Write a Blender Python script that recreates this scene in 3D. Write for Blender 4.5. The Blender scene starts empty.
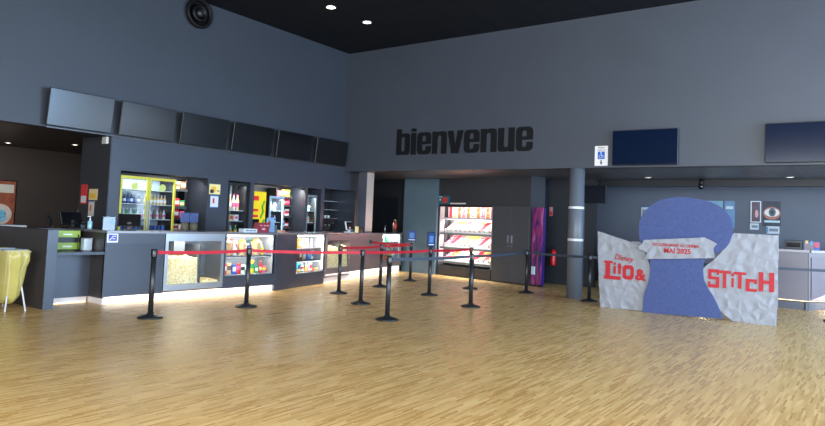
import bpy, math, random
from mathutils import Vector, Matrix, noise
random.seed(7)
R_ = math.radians
sc = bpy.context.scene
COL = sc.collection

# ------------------------------------------------------------------ camera
F, CY, YAW, PIT, ROL, H = 650.36, 184.3, .6203, .0579, .041, 1.5
fw = Vector((math.cos(PIT)*math.cos(YAW), math.cos(PIT)*math.sin(YAW), math.sin(PIT)))
rt = Vector((math.sin(YAW), -math.cos(YAW), 0)); up = rt.cross(fw)
rt2 = rt*math.cos(ROL)+up*math.sin(ROL); up2 = -rt*math.sin(ROL)+up*math.cos(ROL)
cd = bpy.data.cameras.new('camera'); cam = bpy.data.objects.new('camera', cd); COL.objects.link(cam)
m = Matrix((rt2, up2, -fw)).transposed().to_4x4(); m.translation = (0, 0, H); cam.matrix_world = m
cd.sensor_width = 36; cd.lens = F/825*36; cd.shift_y = -(213-CY)/825; cd.clip_end = 200
sc.camera = cam
def ray(x, y): return rt2*((x-412.5)/F) - up2*((y-CY)/F) + fw
def on(x, y, ax, v):                     # measured point of the room: the pixel's ray met with a plane of the room
    r = ray(x, y); c = Vector((0, 0, H)); return c + r*((v-c[ax])/r[ax])

# ------------------------------------------------------------------ materials
def lin(c):
    return tuple(((v/255)/12.92 if v <= 10.3 else (((v/255)+.055)/1.055)**2.4) for v in c)
MC = {}
def mat(c, rough=.6, metal=0., spec=.5, emit=0., alpha=1., trans=0., var=0., scale=8., bump=0., coat=0., name=None):
    key = (tuple(c), rough, metal, spec, emit, alpha, trans, var, scale, bump, coat)
    if key in MC: return MC[key]
    M = bpy.data.materials.new(name or 'surface'); M.use_nodes = True
    nt = M.node_tree; b = nt.nodes['Principled BSDF']
    l = lin(c)
    b.inputs['Base Color'].default_value = (*l, 1)
    b.inputs['Roughness'].default_value = rough; b.inputs['Metallic'].default_value = metal
    b.inputs['Specular IOR Level'].default_value = spec
    b.inputs['Alpha'].default_value = alpha; b.inputs['Transmission Weight'].default_value = trans
    b.inputs['Coat Weight'].default_value = coat
    if emit:
        b.inputs['Emission Color'].default_value = (*l, 1); b.inputs['Emission Strength'].default_value = emit
    if var or bump:
        tc = nt.nodes.new('ShaderNodeTexCoord'); n = nt.nodes.new('ShaderNodeTexNoise')
        n.inputs['Scale'].default_value = scale; n.inputs['Detail'].default_value = 5
        nt.links.new(tc.outputs['Object'], n.inputs['Vector'])
        if var:
            cr = nt.nodes.new('ShaderNodeValToRGB')
            cr.color_ramp.elements[0].position = .3; cr.color_ramp.elements[1].position = .7
            cr.color_ramp.elements[0].color = (*[v*(1-var) for v in l], 1)
            cr.color_ramp.elements[1].color = (*[min(1, v*(1+var)) for v in l], 1)
            nt.links.new(n.outputs['Fac'], cr.inputs['Fac']); nt.links.new(cr.outputs['Color'], b.inputs['Base Color'])
        if bump:
            bp = nt.nodes.new('ShaderNodeBump'); bp.inputs['Strength'].default_value = bump; bp.inputs['Distance'].default_value = .01
            nt.links.new(n.outputs['Fac'], bp.inputs['Height']); nt.links.new(bp.outputs['Normal'], b.inputs['Normal'])
    MC[key] = M
    return M
def speckle(cols, scale, rough=.6, bump=.3, name='pieces'):
    """many small pieces in the given colours (popcorn, sweets)"""
    key = ('sp', tuple(map(tuple, cols)), scale, rough)
    if key in MC: return MC[key]
    M = bpy.data.materials.new(name); M.use_nodes = True; nt = M.node_tree; b = nt.nodes['Principled BSDF']
    tc = nt.nodes.new('ShaderNodeTexCoord'); v = nt.nodes.new('ShaderNodeTexVoronoi'); v.inputs['Scale'].default_value = scale
    nt.links.new(tc.outputs['Object'], v.inputs['Vector'])
    sp = nt.nodes.new('ShaderNodeSeparateColor'); nt.links.new(v.outputs['Color'], sp.inputs[0])
    cr = nt.nodes.new('ShaderNodeValToRGB'); cr.color_ramp.interpolation = 'CONSTANT'
    el = cr.color_ramp.elements
    while len(el) < len(cols): el.new(.5)
    for i, c in enumerate(cols): el[i].position = i/len(cols); el[i].color = (*lin(c), 1)
    nt.links.new(sp.outputs[0], cr.inputs['Fac']); nt.links.new(cr.outputs['Color'], b.inputs['Base Color'])
    bp = nt.nodes.new('ShaderNodeBump'); bp.inputs['Strength'].default_value = bump; bp.inputs['Distance'].default_value = .02; bp.invert = True
    nt.links.new(v.outputs['Distance'], bp.inputs['Height']); nt.links.new(bp.outputs['Normal'], b.inputs['Normal'])
    b.inputs['Roughness'].default_value = rough
    MC[key] = M; return M
def glass(tint=(246, 249, 250), amount=.045, name='clear_glass'):
    """thin clear pane: mostly transparent with a sharp reflection"""
    key = ('gl', tint, amount)
    if key in MC: return MC[key]
    M = bpy.data.materials.new(name); M.use_nodes = True; nt = M.node_tree; nt.nodes.clear()
    o = nt.nodes.new('ShaderNodeOutputMaterial'); mx = nt.nodes.new('ShaderNodeMixShader')
    t = nt.nodes.new('ShaderNodeBsdfTransparent'); g = nt.nodes.new('ShaderNodeBsdfGlossy')
    t.inputs['Color'].default_value = (*lin(tint), 1); g.inputs['Roughness'].default_value = .05
    mx.inputs['Fac'].default_value = amount
    nt.links.new(t.outputs[0], mx.inputs[1]); nt.links.new(g.outputs[0], mx.inputs[2]); nt.links.new(mx.outputs[0], o.inputs['Surface'])
    MC[key] = M; return M

def floor_mat():
    M = bpy.data.materials.new('strip_parquet'); M.use_nodes = True; nt = M.node_tree; N = nt.nodes; L = nt.links; b = N['Principled BSDF']
    def math_(op, a, bb=None):
        n = N.new('ShaderNodeMath'); n.operation = op
        for i, v in enumerate((a, bb)):
            if v is None: continue
            if isinstance(v, (int, float)): n.inputs[i].default_value = v
            else: L.new(v, n.inputs[i])
        return n.outputs[0]
    tc = N.new('ShaderNodeTexCoord'); s = N.new('ShaderNodeSeparateXYZ'); L.new(tc.outputs['Object'], s.inputs[0])
    row = math_('FLOOR', math_('DIVIDE', s.outputs[1], .019))
    w1 = N.new('ShaderNodeTexWhiteNoise'); w1.noise_dimensions = '1D'; L.new(row, w1.inputs['W'])
    cx = math_('FLOOR', math_('ADD', math_('DIVIDE', s.outputs[0], .26), math_('MULTIPLY', w1.outputs['Value'], 7.3)))
    cb = N.new('ShaderNodeCombineXYZ'); L.new(cx, cb.inputs[0]); L.new(row, cb.inputs[1])
    w2 = N.new('ShaderNodeTexWhiteNoise'); w2.noise_dimensions = '2D'; L.new(cb.outputs[0], w2.inputs['Vector'])
    cr = N.new('ShaderNodeValToRGB'); e = cr.color_ramp.elements
    e[0].position = 0; e[0].color = (*lin((200, 154, 88)), 1); e[1].position = 1; e[1].color = (*lin((234, 196, 132)), 1)
    k = e.new(.5); k.color = (*lin((218, 177, 110)), 1)
    L.new(w2.outputs['Value'], cr.inputs['Fac'])
    n = N.new('ShaderNodeTexNoise'); n.inputs['Scale'].default_value = .7; n.inputs['Detail'].default_value = 4
    L.new(tc.outputs['Object'], n.inputs['Vector'])
    mx = N.new('ShaderNodeMix'); mx.data_type = 'RGBA'; mx.blend_type = 'MULTIPLY'; mx.inputs['Factor'].default_value = .22
    L.new(cr.outputs['Color'], mx.inputs['A']); L.new(n.outputs['Color'], mx.inputs['B'])
    hs = N.new('ShaderNodeRGBToBW'); L.new(n.outputs['Color'], hs.inputs[0]); L.new(hs.outputs[0], mx.inputs['B'])
    L.new(mx.outputs['Result'], b.inputs['Base Color'])
    rr = N.new('ShaderNodeMapRange'); rr.inputs['To Min'].default_value = .24; rr.inputs['To Max'].default_value = .40
    L.new(w2.outputs['Value'], rr.inputs['Value']); L.new(rr.outputs[0], b.inputs['Roughness'])
    bp = N.new('ShaderNodeBump'); bp.inputs['Strength'].default_value = .12; bp.inputs['Distance'].default_value = .003
    L.new(w2.outputs['Value'], bp.inputs['Height']); L.new(bp.outputs['Normal'], b.inputs['Normal'])
    b.inputs['Specular IOR Level'].default_value = .6
    return M
def tile_mat(c, line, size=.6, rough=.7, mortar=.012, name='ceiling_tiles'):
    M = bpy.data.materials.new(name); M.use_nodes = True; nt = M.node_tree; b = nt.nodes['Principled BSDF']
    if c[0] < 20: b.inputs['Specular IOR Level'].default_value = .2
    tc = nt.nodes.new('ShaderNodeTexCoord'); t = nt.nodes.new('ShaderNodeTexBrick')
    t.offset = 0; t.inputs['Scale'].default_value = 1; t.inputs['Brick Width'].default_value = size*2; t.inputs['Row Height'].default_value = size
    t.inputs['Mortar Size'].default_value = mortar
    t.inputs['Color1'].default_value = (*lin(c), 1); t.inputs['Color2'].default_value = (*[v*1.12 for v in lin(c)], 1); t.inputs['Mortar'].default_value = (*lin(line), 1)
    nt.links.new(tc.outputs['Object'], t.inputs['Vector']); nt.links.new(t.outputs['Color'], b.inputs['Base Color'])
    b.inputs['Roughness'].default_value = rough
    return M

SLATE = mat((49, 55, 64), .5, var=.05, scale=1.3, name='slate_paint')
SLATE2 = mat((53, 59, 70), .35, var=.05, scale=1.1, name='slate_panel')
DARK = mat((52, 54, 59), .5, var=.06, scale=2, name='charcoal_paint')
DARKER = mat((30, 32, 36), .5, name='dark_paint')
BLACK = mat((14, 14, 16), .45, name='black_plastic')
BLACKG = mat((10, 11, 14), .12, name='black_gloss')
RECESS = mat((66, 58, 54), .6, var=.05, scale=2, name='brown_grey_paint')
STEEL = mat((170, 175, 180), .3, metal=.9, name='brushed_steel')
STEELB = mat((128, 118, 120), .38, metal=.4, name='satin_steel')
WHITE = mat((225, 226, 228), .5, name='white_paint')
RED = mat((176, 8, 34), .6, name='red_webbing')
BELT = mat((44, 54, 68), .6, name='slate_webbing')
POST = mat((26, 29, 33), .38, name='black_powder_coat')
LEDW = mat((255, 244, 226), emit=5., name='led_strip')
LEDP = mat((255, 226, 180), emit=1.6, name='warm_led_strip')
LEDC = mat((235, 243, 255), emit=5., name='cool_led_strip')
GLASS = glass()

# ------------------------------------------------------------------ mesh builder
class MB:
    def __init__(s, *mats): s.v = []; s.f = []; s.mi = []; s.sm = []; s.mats = list(mats); s.M = Matrix.Identity(4); s.cur = 0
    def at(s, x=0, y=0, z=0, rz=0, rx=0, ry=0):
        s.M = Matrix.Translation((x, y, z)) @ Matrix.Rotation(rz, 4, 'Z') @ Matrix.Rotation(ry, 4, 'Y') @ Matrix.Rotation(rx, 4, 'X'); return s
    def m(s, i): s.cur = i; return s
    def add(s, vs, fs, smooth=False):
        b = len(s.v); s.v += [s.M @ Vector(v) for v in vs]
        s.f += [tuple(b+i for i in f) for f in fs]; s.mi += [s.cur]*len(fs); s.sm += [smooth]*len(fs); return s
    def box(s, x0, x1, y0, y1, z0, z1, bev=0):
        if bev:
            c = bev
            r = [(x0+c, y0), (x1-c, y0), (x1, y0+c), (x1, y1-c), (x1-c, y1), (x0+c, y1), (x0, y1-c), (x0, y0+c)]
            n = 8; ins = [(x0+c, y0+c), (x1-c, y0+c), (x1-c, y0+c), (x1-c, y1-c), (x1-c, y1-c), (x0+c, y1-c), (x0+c, y1-c), (x0+c, y0+c)]
            vs = [(*p, z0+c) for p in r]+[(*p, z1-c) for p in r]+[(*p, z1) for p in ins]+[(*p, z0) for p in ins]
            fs = [(i, (i+1) % n, n+(i+1) % n, n+i) for i in range(n)]+[(n+i, n+(i+1) % n, 2*n+(i+1) % n, 2*n+i) for i in range(n)]
            fs += [(3*n+i, 3*n+(i+1) % n, (i+1) % n, i) for i in range(n)]
            fs += [tuple(range(2*n, 3*n)), tuple(reversed(range(3*n, 4*n)))]
            return s.add(vs, fs)
        vs = [(x, y, z) for x in (x0, x1) for y in (y0, y1) for z in (z0, z1)]
        return s.add(vs, [(0, 1, 3, 2), (4, 6, 7, 5), (0, 4, 5, 1), (2, 3, 7, 6), (0, 2, 6, 4), (1, 5, 7, 3)])
    def lathe(s, prof, seg=20, cap=True):
        vs = []; fs = []
        for r, z in prof:
            for k in range(seg):
                a = 2*math.pi*k/seg; vs.append((r*math.cos(a), r*math.sin(a), z))
        for i in range(len(prof)-1):
            for k in range(seg):
                k2 = (k+1) % seg; fs.append((i*seg+k, i*seg+k2, (i+1)*seg+k2, (i+1)*seg+k))
        s.add(vs, fs, True)
        if cap:
            s.add(vs[:seg], [tuple(reversed(range(seg)))]); s.add(vs[-seg:], [tuple(range(seg))])
        return s
    def tube(s, pts, r, seg=8):
        pts = [Vector(p) for p in pts]; vs = []; fs = []
        for i, p in enumerate(pts):
            d = (pts[min(i+1, len(pts)-1)]-pts[max(i-1, 0)]).normalized()
            u = d.cross(Vector((0, 0, 1)) if abs(d.z) < .9 else Vector((1, 0, 0))).normalized(); w = d.cross(u)
            for k in range(seg):
                a = 2*math.pi*k/seg; vs.append(p+u*(r*math.cos(a))+w*(r*math.sin(a)))
        for i in range(len(pts)-1):
            for k in range(seg):
                k2 = (k+1) % seg; fs.append((i*seg+k, i*seg+k2, (i+1)*seg+k2, (i+1)*seg+k))
        s.add(vs, fs, True); s.add(vs[:seg], [tuple(range(seg))]); s.add(vs[-seg:], [tuple(reversed(range(seg)))])
        return s
    def prism(s, poly, y0, y1):          # polygon in local x,z pushed through y
        n = len(poly); vs = [(x, y0, z) for x, z in poly]+[(x, y1, z) for x, z in poly]
        return s.add(vs, [tuple(range(n)), tuple(reversed(range(n, 2*n)))]+[(i, n+i, n+(i+1) % n, (i+1) % n) for i in range(n)])
    def prismz(s, poly, z0, z1):
        n = len(poly); vs = [(x, y, z0) for x, y in poly]+[(x, y, z1) for x, y in poly]
        return s.add(vs, [tuple(reversed(range(n))), tuple(range(n, 2*n))]+[(i, (i+1) % n, n+(i+1) % n, n+i) for i in range(n)])
    def disc(s, cx, cz, rx, rz, y0, y1, n=20):
        return s.prism([(cx+rx*math.cos(2*math.pi*k/n), cz+rz*math.sin(2*math.pi*k/n)) for k in range(n)], y0, y1)
    def stroke(s, pts, w, y0, y1):
        for (xa, za), (xb, zb) in zip(pts, pts[1:]):
            d = Vector((xb-xa, zb-za)); 
            if d.length < 1e-6: continue
            d.normalize(); n = Vector((-d.y, d.x))*w/2; e = d*w*.25
            s.prism([(xa-e.x-n.x, za-e.y-n.y), (xb+e.x-n.x, zb+e.y-n.y), (xb+e.x+n.x, zb+e.y+n.y), (xa-e.x+n.x, za-e.y+n.y)], y0, y1)
        return s
    def build(s, name, parent=None, material=None):
        me = bpy.data.meshes.new(name); me.from_pydata([tuple(v) for v in s.v], [], s.f)
        for mm in (s.mats if material is None else [material]): me.materials.append(mm)
        for p, i, q in zip(me.polygons, s.mi, s.sm): p.material_index = i; p.use_smooth = q
        me.update()
        import bmesh
        bm = bmesh.new(); bm.from_mesh(me); bmesh.ops.remove_doubles(bm, verts=bm.verts, dist=1e-6) if any(s.sm) else None
        bmesh.ops.recalc_face_normals(bm, faces=bm.faces); bm.to_mesh(me); bm.free()
        o = bpy.data.objects.new(name, me); COL.objects.link(o)
        if parent: o.parent = parent
        return o
def tag(o, label=None, cat=None, group=None, kind=None):
    if label: o['label'] = label
    if cat: o['category'] = cat
    if group: o['group'] = group
    if kind: o['kind'] = kind
    return o
def thing(name, label, cat, loc=(0, 0, 0), rz=0, group=None):
    o = bpy.data.objects.new(name, None); COL.objects.link(o); o.empty_display_size = .1
    o.location = loc; o.rotation_euler = (0, 0, rz); return tag(o, label, cat, group)
def place(o, loc, rz=0): o.location = loc; o.rotation_euler = (0, 0, rz); return o
def struct(name, mb): return tag(mb.build(name), kind='structure')
def copy_tree(o, parent=None):
    c = o.copy(); COL.objects.link(c); c.parent = parent
    for ch in list(o.children): copy_tree(ch, c)
    return c
FB = -math.pi/2                                     # things that face the camera side from the back wall (local x = -Y)
class Frame:
    def __init__(s, x, y, rz): s.o = Vector((x, y, 0)); s.rz = rz; s.c = math.cos(rz); s.s = math.sin(rz)
    def w(s, lx, ly, z=0): return Vector((s.o.x+lx*s.c-ly*s.s, s.o.y+lx*s.s+ly*s.c, z))
FM = Frame(0, 9.9, 0)                               # main counter front
FA = Frame(9.24, 9.9, math.atan2(1.66, 6.61))       # angled counter front
FW = Frame(16.1, 10.55, math.atan2(-3.3, -.75))     # cupboard wall with the sweets
FL = Frame(0, 11.95, 0)                             # bar back wall

def area(name, loc, target, sx, sy, power, color=(1, 1, 1), spread=None):
    l = bpy.data.lights.new(name, 'AREA'); l.shape = 'RECTANGLE'; l.size = sx; l.size_y = sy; l.energy = power; l.color = color
    if spread: l.spread = spread
    o = bpy.data.objects.new(name, l); COL.objects.link(o); o.location = loc
    o.rotation_euler = (Vector(target)-Vector(loc)).to_track_quat('-Z', 'Y').to_euler(); return o

# ------------------------------------------------------------------ room shell
XB, YL, ZC, ZL, ZLL = 13.45, 11.95, 6.1, 2.81, 2.92
floor = struct('floor', MB(floor_mat()).box(-4.2, 20, -5.6, 18, -.1, 0))
struct('ceiling', MB(tile_mat((15, 18, 24), (4, 5, 7), .6, .7, .02)).box(-4.2, XB+.3, -5.6, YL+.3, ZC, ZC+.15))
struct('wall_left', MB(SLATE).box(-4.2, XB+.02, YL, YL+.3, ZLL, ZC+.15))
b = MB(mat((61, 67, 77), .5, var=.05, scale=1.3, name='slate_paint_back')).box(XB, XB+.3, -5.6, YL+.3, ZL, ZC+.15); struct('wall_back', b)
struct('wall_rear', MB(WHITE).box(-4.3, -4.2, -5.6, 18, 0, 1.0).box(-4.3, -4.2, -5.6, 18, 4.6, ZC).box(-4.3, -4.2, 9, 18, 1, 4.6))
b = MB(mat((150, 155, 160), .6)).box(-4.2, 20, -5.7, -5.6, 4.4, ZC).box(13.5, 19, -5.7, -5.6, 2.6, 4.4).box(-4.2, 20, -5.7, -5.6, 0, .3).box(19, 20, -5.7, -5.6, .3, 4.4)
struct('wall_right', b)
for i in range(6):
    b = MB(BLACK)
    zt = 4.4 if i < 5 else 2.6
    x0 = -4+i*3.5
    x1 = x0+3.5 if i < 5 else 19
    b.box(x0, x0+.08, -5.69, -5.59, .3, zt).box(x1-.08, x1, -5.69, -5.59, .3, zt).box(x0+.08, x1-.08, -5.69, -5.59, .3, .38).box(x0+.08, x1-.08, -5.69, -5.59, zt-.08, zt)
    struct('window_%d' % (i+1), b)
# lower ceilings
low_mat = tile_mat((74, 78, 88), (120, 122, 126), .6, .35, .006, 'dark_low_tiles')
struct('ceiling_back', MB(low_mat).box(XB+.3, 19.3, -5.6, 14, ZL, ZL+.1))
struct('ceiling_left', MB(mat((38, 33, 31), .35, var=.1, name='dark_glossy_ceiling')).box(-4.2, 12, YL+.3, 17.3, ZLL, ZLL+.1))
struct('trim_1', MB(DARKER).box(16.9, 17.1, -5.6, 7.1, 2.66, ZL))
# room behind the ticket desk / bar
struct('wall_far', MB(mat((82, 90, 103), .6, var=.04, scale=1, name='pale_slate_paint')).box(19, 19.2, -5.6, 14, 0, ZL))
struct('wall_recess', MB(RECESS).box(-4.2, 12, 17, 17.2, 0, ZLL))
# bar wall with its niches (openings: x0, x1, top)
NICHE = [(6.97, 9.0, 2.27, .72), (9.56, 10.2, 2.27, .6), (10.32, 12.02, 2.27, .8), (12.1, 12.6, 2.27, .7), (12.72, 13.98, 2.3, .9)]
def bar_wall():
    b = MB(SLATE2, mat((60, 58, 60), .45), DARKER); yb = YL+.98
    xs = 6.75
    for x0, x1, zt, d in NICHE:
        b.m(0).box(xs, x0, YL, yb, 0, ZLL)
        if x1 < 13: b.m(0).box(x0, x1, YL, yb, zt, ZLL)
        else: b.m(0).box(x0, XB, YL, yb, zt, ZLL).box(XB, x1, YL, yb, zt, ZL)
        b.m(2).box(x0, x1, YL+d, yb, .0, zt)
        xs = x1
    b.m(0).box(xs, 14.3, YL, yb, 0, ZL)
    return b
struct('wall_bar', bar_wall())
struct('wall_bar_side', MB(DARK).box(6.735, 6.75, YL+.005, YL+1.06, 0, ZLL-.001).box(6.75, 6.95, YL+.99, YL+1.06, 0, ZLL-.001))
struct('wall_passage', MB(DARKER, mat((44, 44, 50), .5)).box(16.25, 16.45, 10.3, 14, 0, ZL).m(1).box(14.3, 16.3, 13.2, 13.3, 0, ZL))
struct('door_1', MB(mat((20, 23, 29), .35)).box(16.2, 16.245, 12.1, 12.95, 0, 2.25))
struct('wall_blue_panel', MB(mat((84, 104, 116), .5, var=.05, scale=2, name='blue_grey_panel')).box(16.0, 16.2, 10.52, 11.72, 0, 2.8))
# cupboard wall with opening for the sweets unit
b = MB(DARK); w = FW
def fwbox(b, x0, x1, y0, y1, z0, z1):
    b.at(w.o.x, w.o.y, 0, w.rz).box(x0, x1, y0, y1, z0, z1); return b
fwbox(b, -.15, .1, 0, 1.0, 0, ZL-.001); fwbox(b, .1, 2.14, 0, 1.0, 2.02, ZL-.001); fwbox(b, .1, 2.14, 0, 1.0, 0, .3)
fwbox(b, 2.14, 3.42, .03, .6, 0, ZL-.001); fwbox(b, .1, 2.14, .62, 1.0, .3, 2.02); fwbox(b, 2.14, 3.42, 0, .03, 2.03, ZL-.001)
struct('wall_cupboard', b)
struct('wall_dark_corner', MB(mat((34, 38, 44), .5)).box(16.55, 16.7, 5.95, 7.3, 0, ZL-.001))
struct('column_round', MB(mat((90, 97, 106), .42, name='grey_column_paint'), mat((205, 208, 212), .4)).at(13.62, 5.32, 0).lathe([(.165, .0), (.165, ZL+.0)], 32).m(1).lathe([(.168, 1.235), (.168, 1.285)], 32, False).lathe([(.168, 1.93), (.168, 1.98)], 32, False))
b = MB(mat((70, 74, 84), .4), mat((190, 180, 172), .25, metal=.3)).box(13.65, 13.95, 11.275, 11.56, 0, ZL-.001).m(1).box(13.655, 13.945, 11.27, 11.275, 1.2, ZL-.01)  # pale glossy strip stands in for glare on the pillar's lit side
struct('column_square', b)

# ------------------------------------------------------------------ wall things
def make_tv(w_, h_, scr=None):
    t = thing('television', 'x', 'television')
    MB(BLACK).box(-w_/2, w_/2, 0, .045, 0, h_, .008).build('housing', t)
    MB(scr or mat((6, 9, 14), .22, spec=.5, name='screen_glass')).box(-w_/2+.012, w_/2-.012, -.004, .002, .014, h_-.012).build('screen', t)
    MB(mat((70, 74, 80), .4)).box(-.22, -.16, .045, .12, .1, h_*.8).box(.16, .22, .045, .12, .1, h_*.8).box(-.25, .25, .1, .13, .1, .2).build('wall_bracket', t)
    return t
tv = make_tv(1.19, .66); P0 = True
ords = ['showing a broad pale reflection, first from the left', 'above the yellow-framed fridges, second from the left', 'above the snack rack, third from the left',
        'above the narrow black fridge, fourth from the left', 'above the yellow cabinet, fifth from the left', 'nearest the corner of the room, last of its row']
for i in range(6):
    t = tv if i == 0 else copy_tree(tv)
    t.location = (6.05+i*1.341, YL-.131, 2.94); t.rotation_euler = (R_(6.5), 0, 0)
    tag(t, 'black tilted television '+ords[i], 'television', 'televisions tilted over the bar')
t2 = make_tv(1.3, .72, mat((5, 19, 42), .15, spec=.18, name='blue_haze_screen_glass'))  # navy base colour stands in for blue lens haze on these screens
for i, (y, l) in enumerate(((3.81, 'switched-off flat black television on the back wall above the round column'), (1.0, 'switched-off flat black television on the back wall cut by the right picture edge'))):
    t = t2 if i == 0 else copy_tree(t2)
    t.location = (XB-.131, y, 2.84); t.rotation_euler = (0, 0, FB); tag(t, l, 'television', 'televisions flat on the back wall')
# small metal ledge under the six televisions
tag(MB(mat((86, 84, 86), .3, metal=.5)).box(5.5, XB, YL-.05, YL-.002, 2.905, 2.925).build('support_rail'), 'thin metal rail along the wall under the tilted televisions', 'rail')

# air nozzle
t = thing('air_nozzle', 'round black air nozzle high on the left wall beneath the ceiling', 'air vent', (8.47, YL, 5.8), 0)
def ring(prof, name, mt, par):
    b = MB(mt); b.at(0, 0, 0, 0, R_(90)); b.lathe(prof, 36, False); o = b.build(name, par); return o
ring([(.0, .02), (.29, .02), (.325, .06), (.33, .10), (.30, .13), (.26, .11), (.24, .03)], 'outer_ring', mat((6, 6, 8), .6, spec=.25), t)
ring([(.19, .02), (.2, .09), (.17, .14), (.12, .12), (.09, .04), (.0, .03)], 'inner_dish', mat((4, 4, 5), .5, spec=.25), t)
b = MB(mat((60, 63, 68), .35, metal=.5)); b.at(0, 0, 0, 0, R_(90)); b.lathe([(.07, .04), (.075, .09), (.05, .13), (.0, .145)], 20, False); b.build('nozzle_core', t)

# downlights
def downlight(x, y, z, label, r=.09, e=30., grp=None):
    t = thing('downlight', label, 'ceiling light', (x, y, z), 0, grp)
    MB(mat((180, 180, 180), .4)).lathe([(r+.025, -.012), (r+.025, -.001), (r, -.001), (r, -.012)], 24, False).build('trim_ring', t)
    MB(mat((255, 246, 228), emit=e, name='lamp_lens')).lathe([(r*.98, -.008), (r*.98, -.002)], 24).build('lens', t)
    return t
for (x, y), l in zip(((331, 7), (367, 22)), ('lit round downlight in the high black ceiling, the larger and nearer', 'lit round downlight in the high black ceiling, the smaller one nearer the corner')):
    p = on(x, y, 2, ZC); downlight(p.x, p.y, ZC, l, .09, 14 if x == 331 else 5)
    s_ = bpy.data.lights.new('downlight_beam', 'SPOT'); s_.energy = 90; s_.spot_size = R_(70); s_.color = (1, .93, .82); s_.shadow_soft_size = .08
    so = bpy.data.objects.new('downlight_beam', s_); COL.objects.link(so); so.location = (p.x, p.y, ZC-.03)
for (x, y), l in zip(((8, 142.6), (75, 144.5)), ('small lit spotlight in the dark ceiling over the left passage, near the picture edge', 'small lit spotlight in the dark ceiling beside the side wall of the bar')):
    p = on(x, y, 2, ZLL); downlight(p.x, p.y, ZLL, l, .05, 6)
for (x, y), l in zip(((790, 177), (648, 177.3), (371.5, 173.5)), ('small spotlight in the low ceiling at the right above the ticket desk', 'small spotlight in the low ceiling above the cardboard display', 'small spotlight in the low ceiling beside the square pillar')):
    p = on(x, y, 2, ZL); downlight(p.x, p.y, ZL, l, .06, 1.5)
tag(MB(mat((190, 190, 185), .4)).box(6.68, 6.734, 12.03, 12.2, 2.76, 2.9, .01).build('sensor_box'), 'small white box sensor at the top of the dark side wall', 'sensor')
t = thing('security_camera', 'small dark dome camera under the beam above the ticket desk', 'camera', (16.7, on(701, 185, 0, 16.7).y, 2.66))
MB(BLACK).lathe([(.05, 0), (.05, .0), (.04, .15)], 14).build('mount', t); MB(BLACKG).lathe([(.0, -.1), (.04, -.085), (.06, -.04), (.055, 0)], 14, False).build('dome', t)

# ------------------------------------------------------------------ lettering on the wall
def arc(cx, cz, rx, rz, a0, a1, n=6): return [(cx+rx*math.cos(R_(a0+(a1-a0)*k/n)), cz+rz*math.sin(R_(a0+(a1-a0)*k/n))) for k in range(n+1)]
def rr(x0, z0, x1, z1, r): return arc(x1-r, z0+r, r, r, -90, 0)+arc(x1-r, z1-r, r, r, 0, 90)+arc(x0+r, z1-r, r, r, 90, 180)+arc(x0+r, z0+r, r, r, 180, 270)
def filled(loops, sx, sz, ext, name, mt, parent, loc):
    cu = bpy.data.curves.new(name, 'CURVE'); cu.dimensions = '2D'; cu.fill_mode = 'BOTH'; cu.extrude = ext
    for lp in loops:
        sp = cu.splines.new('POLY'); sp.points.add(len(lp)-1); sp.use_cyclic_u = True
        for q, (x, z) in zip(sp.points, lp): q.co = (x*sx, z*sz, 0, 1)
    o = bpy.data.objects.new(name, cu); COL.objects.link(o)
    dg = bpy.context.evaluated_depsgraph_get(); me = bpy.data.meshes.new_from_object(o.evaluated_get(dg)); bpy.data.objects.remove(o)
    me.transform(Matrix.Rotation(math.pi/2, 4, 'X')); me.materials.clear(); me.materials.append(mt)
    ob = bpy.data.objects.new(name, me); COL.objects.link(ob); ob.parent = parent; ob.location = loc; return ob
S_, W_ = .27, .75
nn = [(0, 0), (0, 1), (S_, 1), (S_, .93)]+[(.36, 1)]+arc(.59, .84, .16, .16, 90, 0)+[(W_, 0), (W_-S_, 0), (W_-S_, .7)]+arc(.375, .74, .1, .08, 0, 180)+[(S_, 0)]
uu = [(W_-x, 1-z) for x, z in nn]
ee = [(W_, .46)]+arc(.55, .8, .2, .2, 0, 90)+arc(.2, .8, .2, .2, 90, 180)+arc(.2, .2, .2, .2, 180, 270)+arc(.55, .2, .2, .2, 270, 360)+[(W_, .37), (W_-S_, .37)]+arc(.375, .25, .1, .09, 0, -180)+[(S_, .46)]
eh = [(S_, .6), (W_-S_, .6)]+arc(.375, .77, .1, .08, 0, 180)
bb_ = [(0, 0), (0, 1.2), (S_, 1.2), (S_, .94), (.36, 1)]+arc(.59, .84, .16, .16, 90, 0)+arc(.59, .16, .16, .16, 0, -90)+[(.36, 0), (S_, .06), (S_, 0)]
bh = [(S_, .26)]+arc(.375, .25, .1, .09, 180, 360)+arc(.375, .75, .1, .09, 0, 180)
vv = [(-.02, 1), (.26, 1), (.375, .32), (.49, 1), (.77, 1), (.55, 0), (.2, 0)]
LET = {'b': ([bb_, bh], W_), 'i': ([[(0, 0), (S_, 0), (S_, 1), (0, 1)], [(0, 1.06), (S_, 1.06), (S_, 1.2), (0, 1.2)]], S_), 'e': ([ee, eh], W_), 'n': ([nn], W_), 'v': ([vv], W_), 'u': ([uu], W_)}
tot = sum(LET[c][1] for c in 'bienvenue')+8*.07
t = thing('wall_lettering', 'large dark lettering reading bienvenue on the grey back wall', 'sign', (XB-.012, 10.16, 3.215), FB)
k = 3.85/tot; x = 0
for c in 'bienvenue':
    filled(LET[c][0], k, .56, .01, 'letter', mat((12, 14, 18), .6, spec=.25), t, (x, 0, 0)); x += (LET[c][1]+.07)*k

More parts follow.
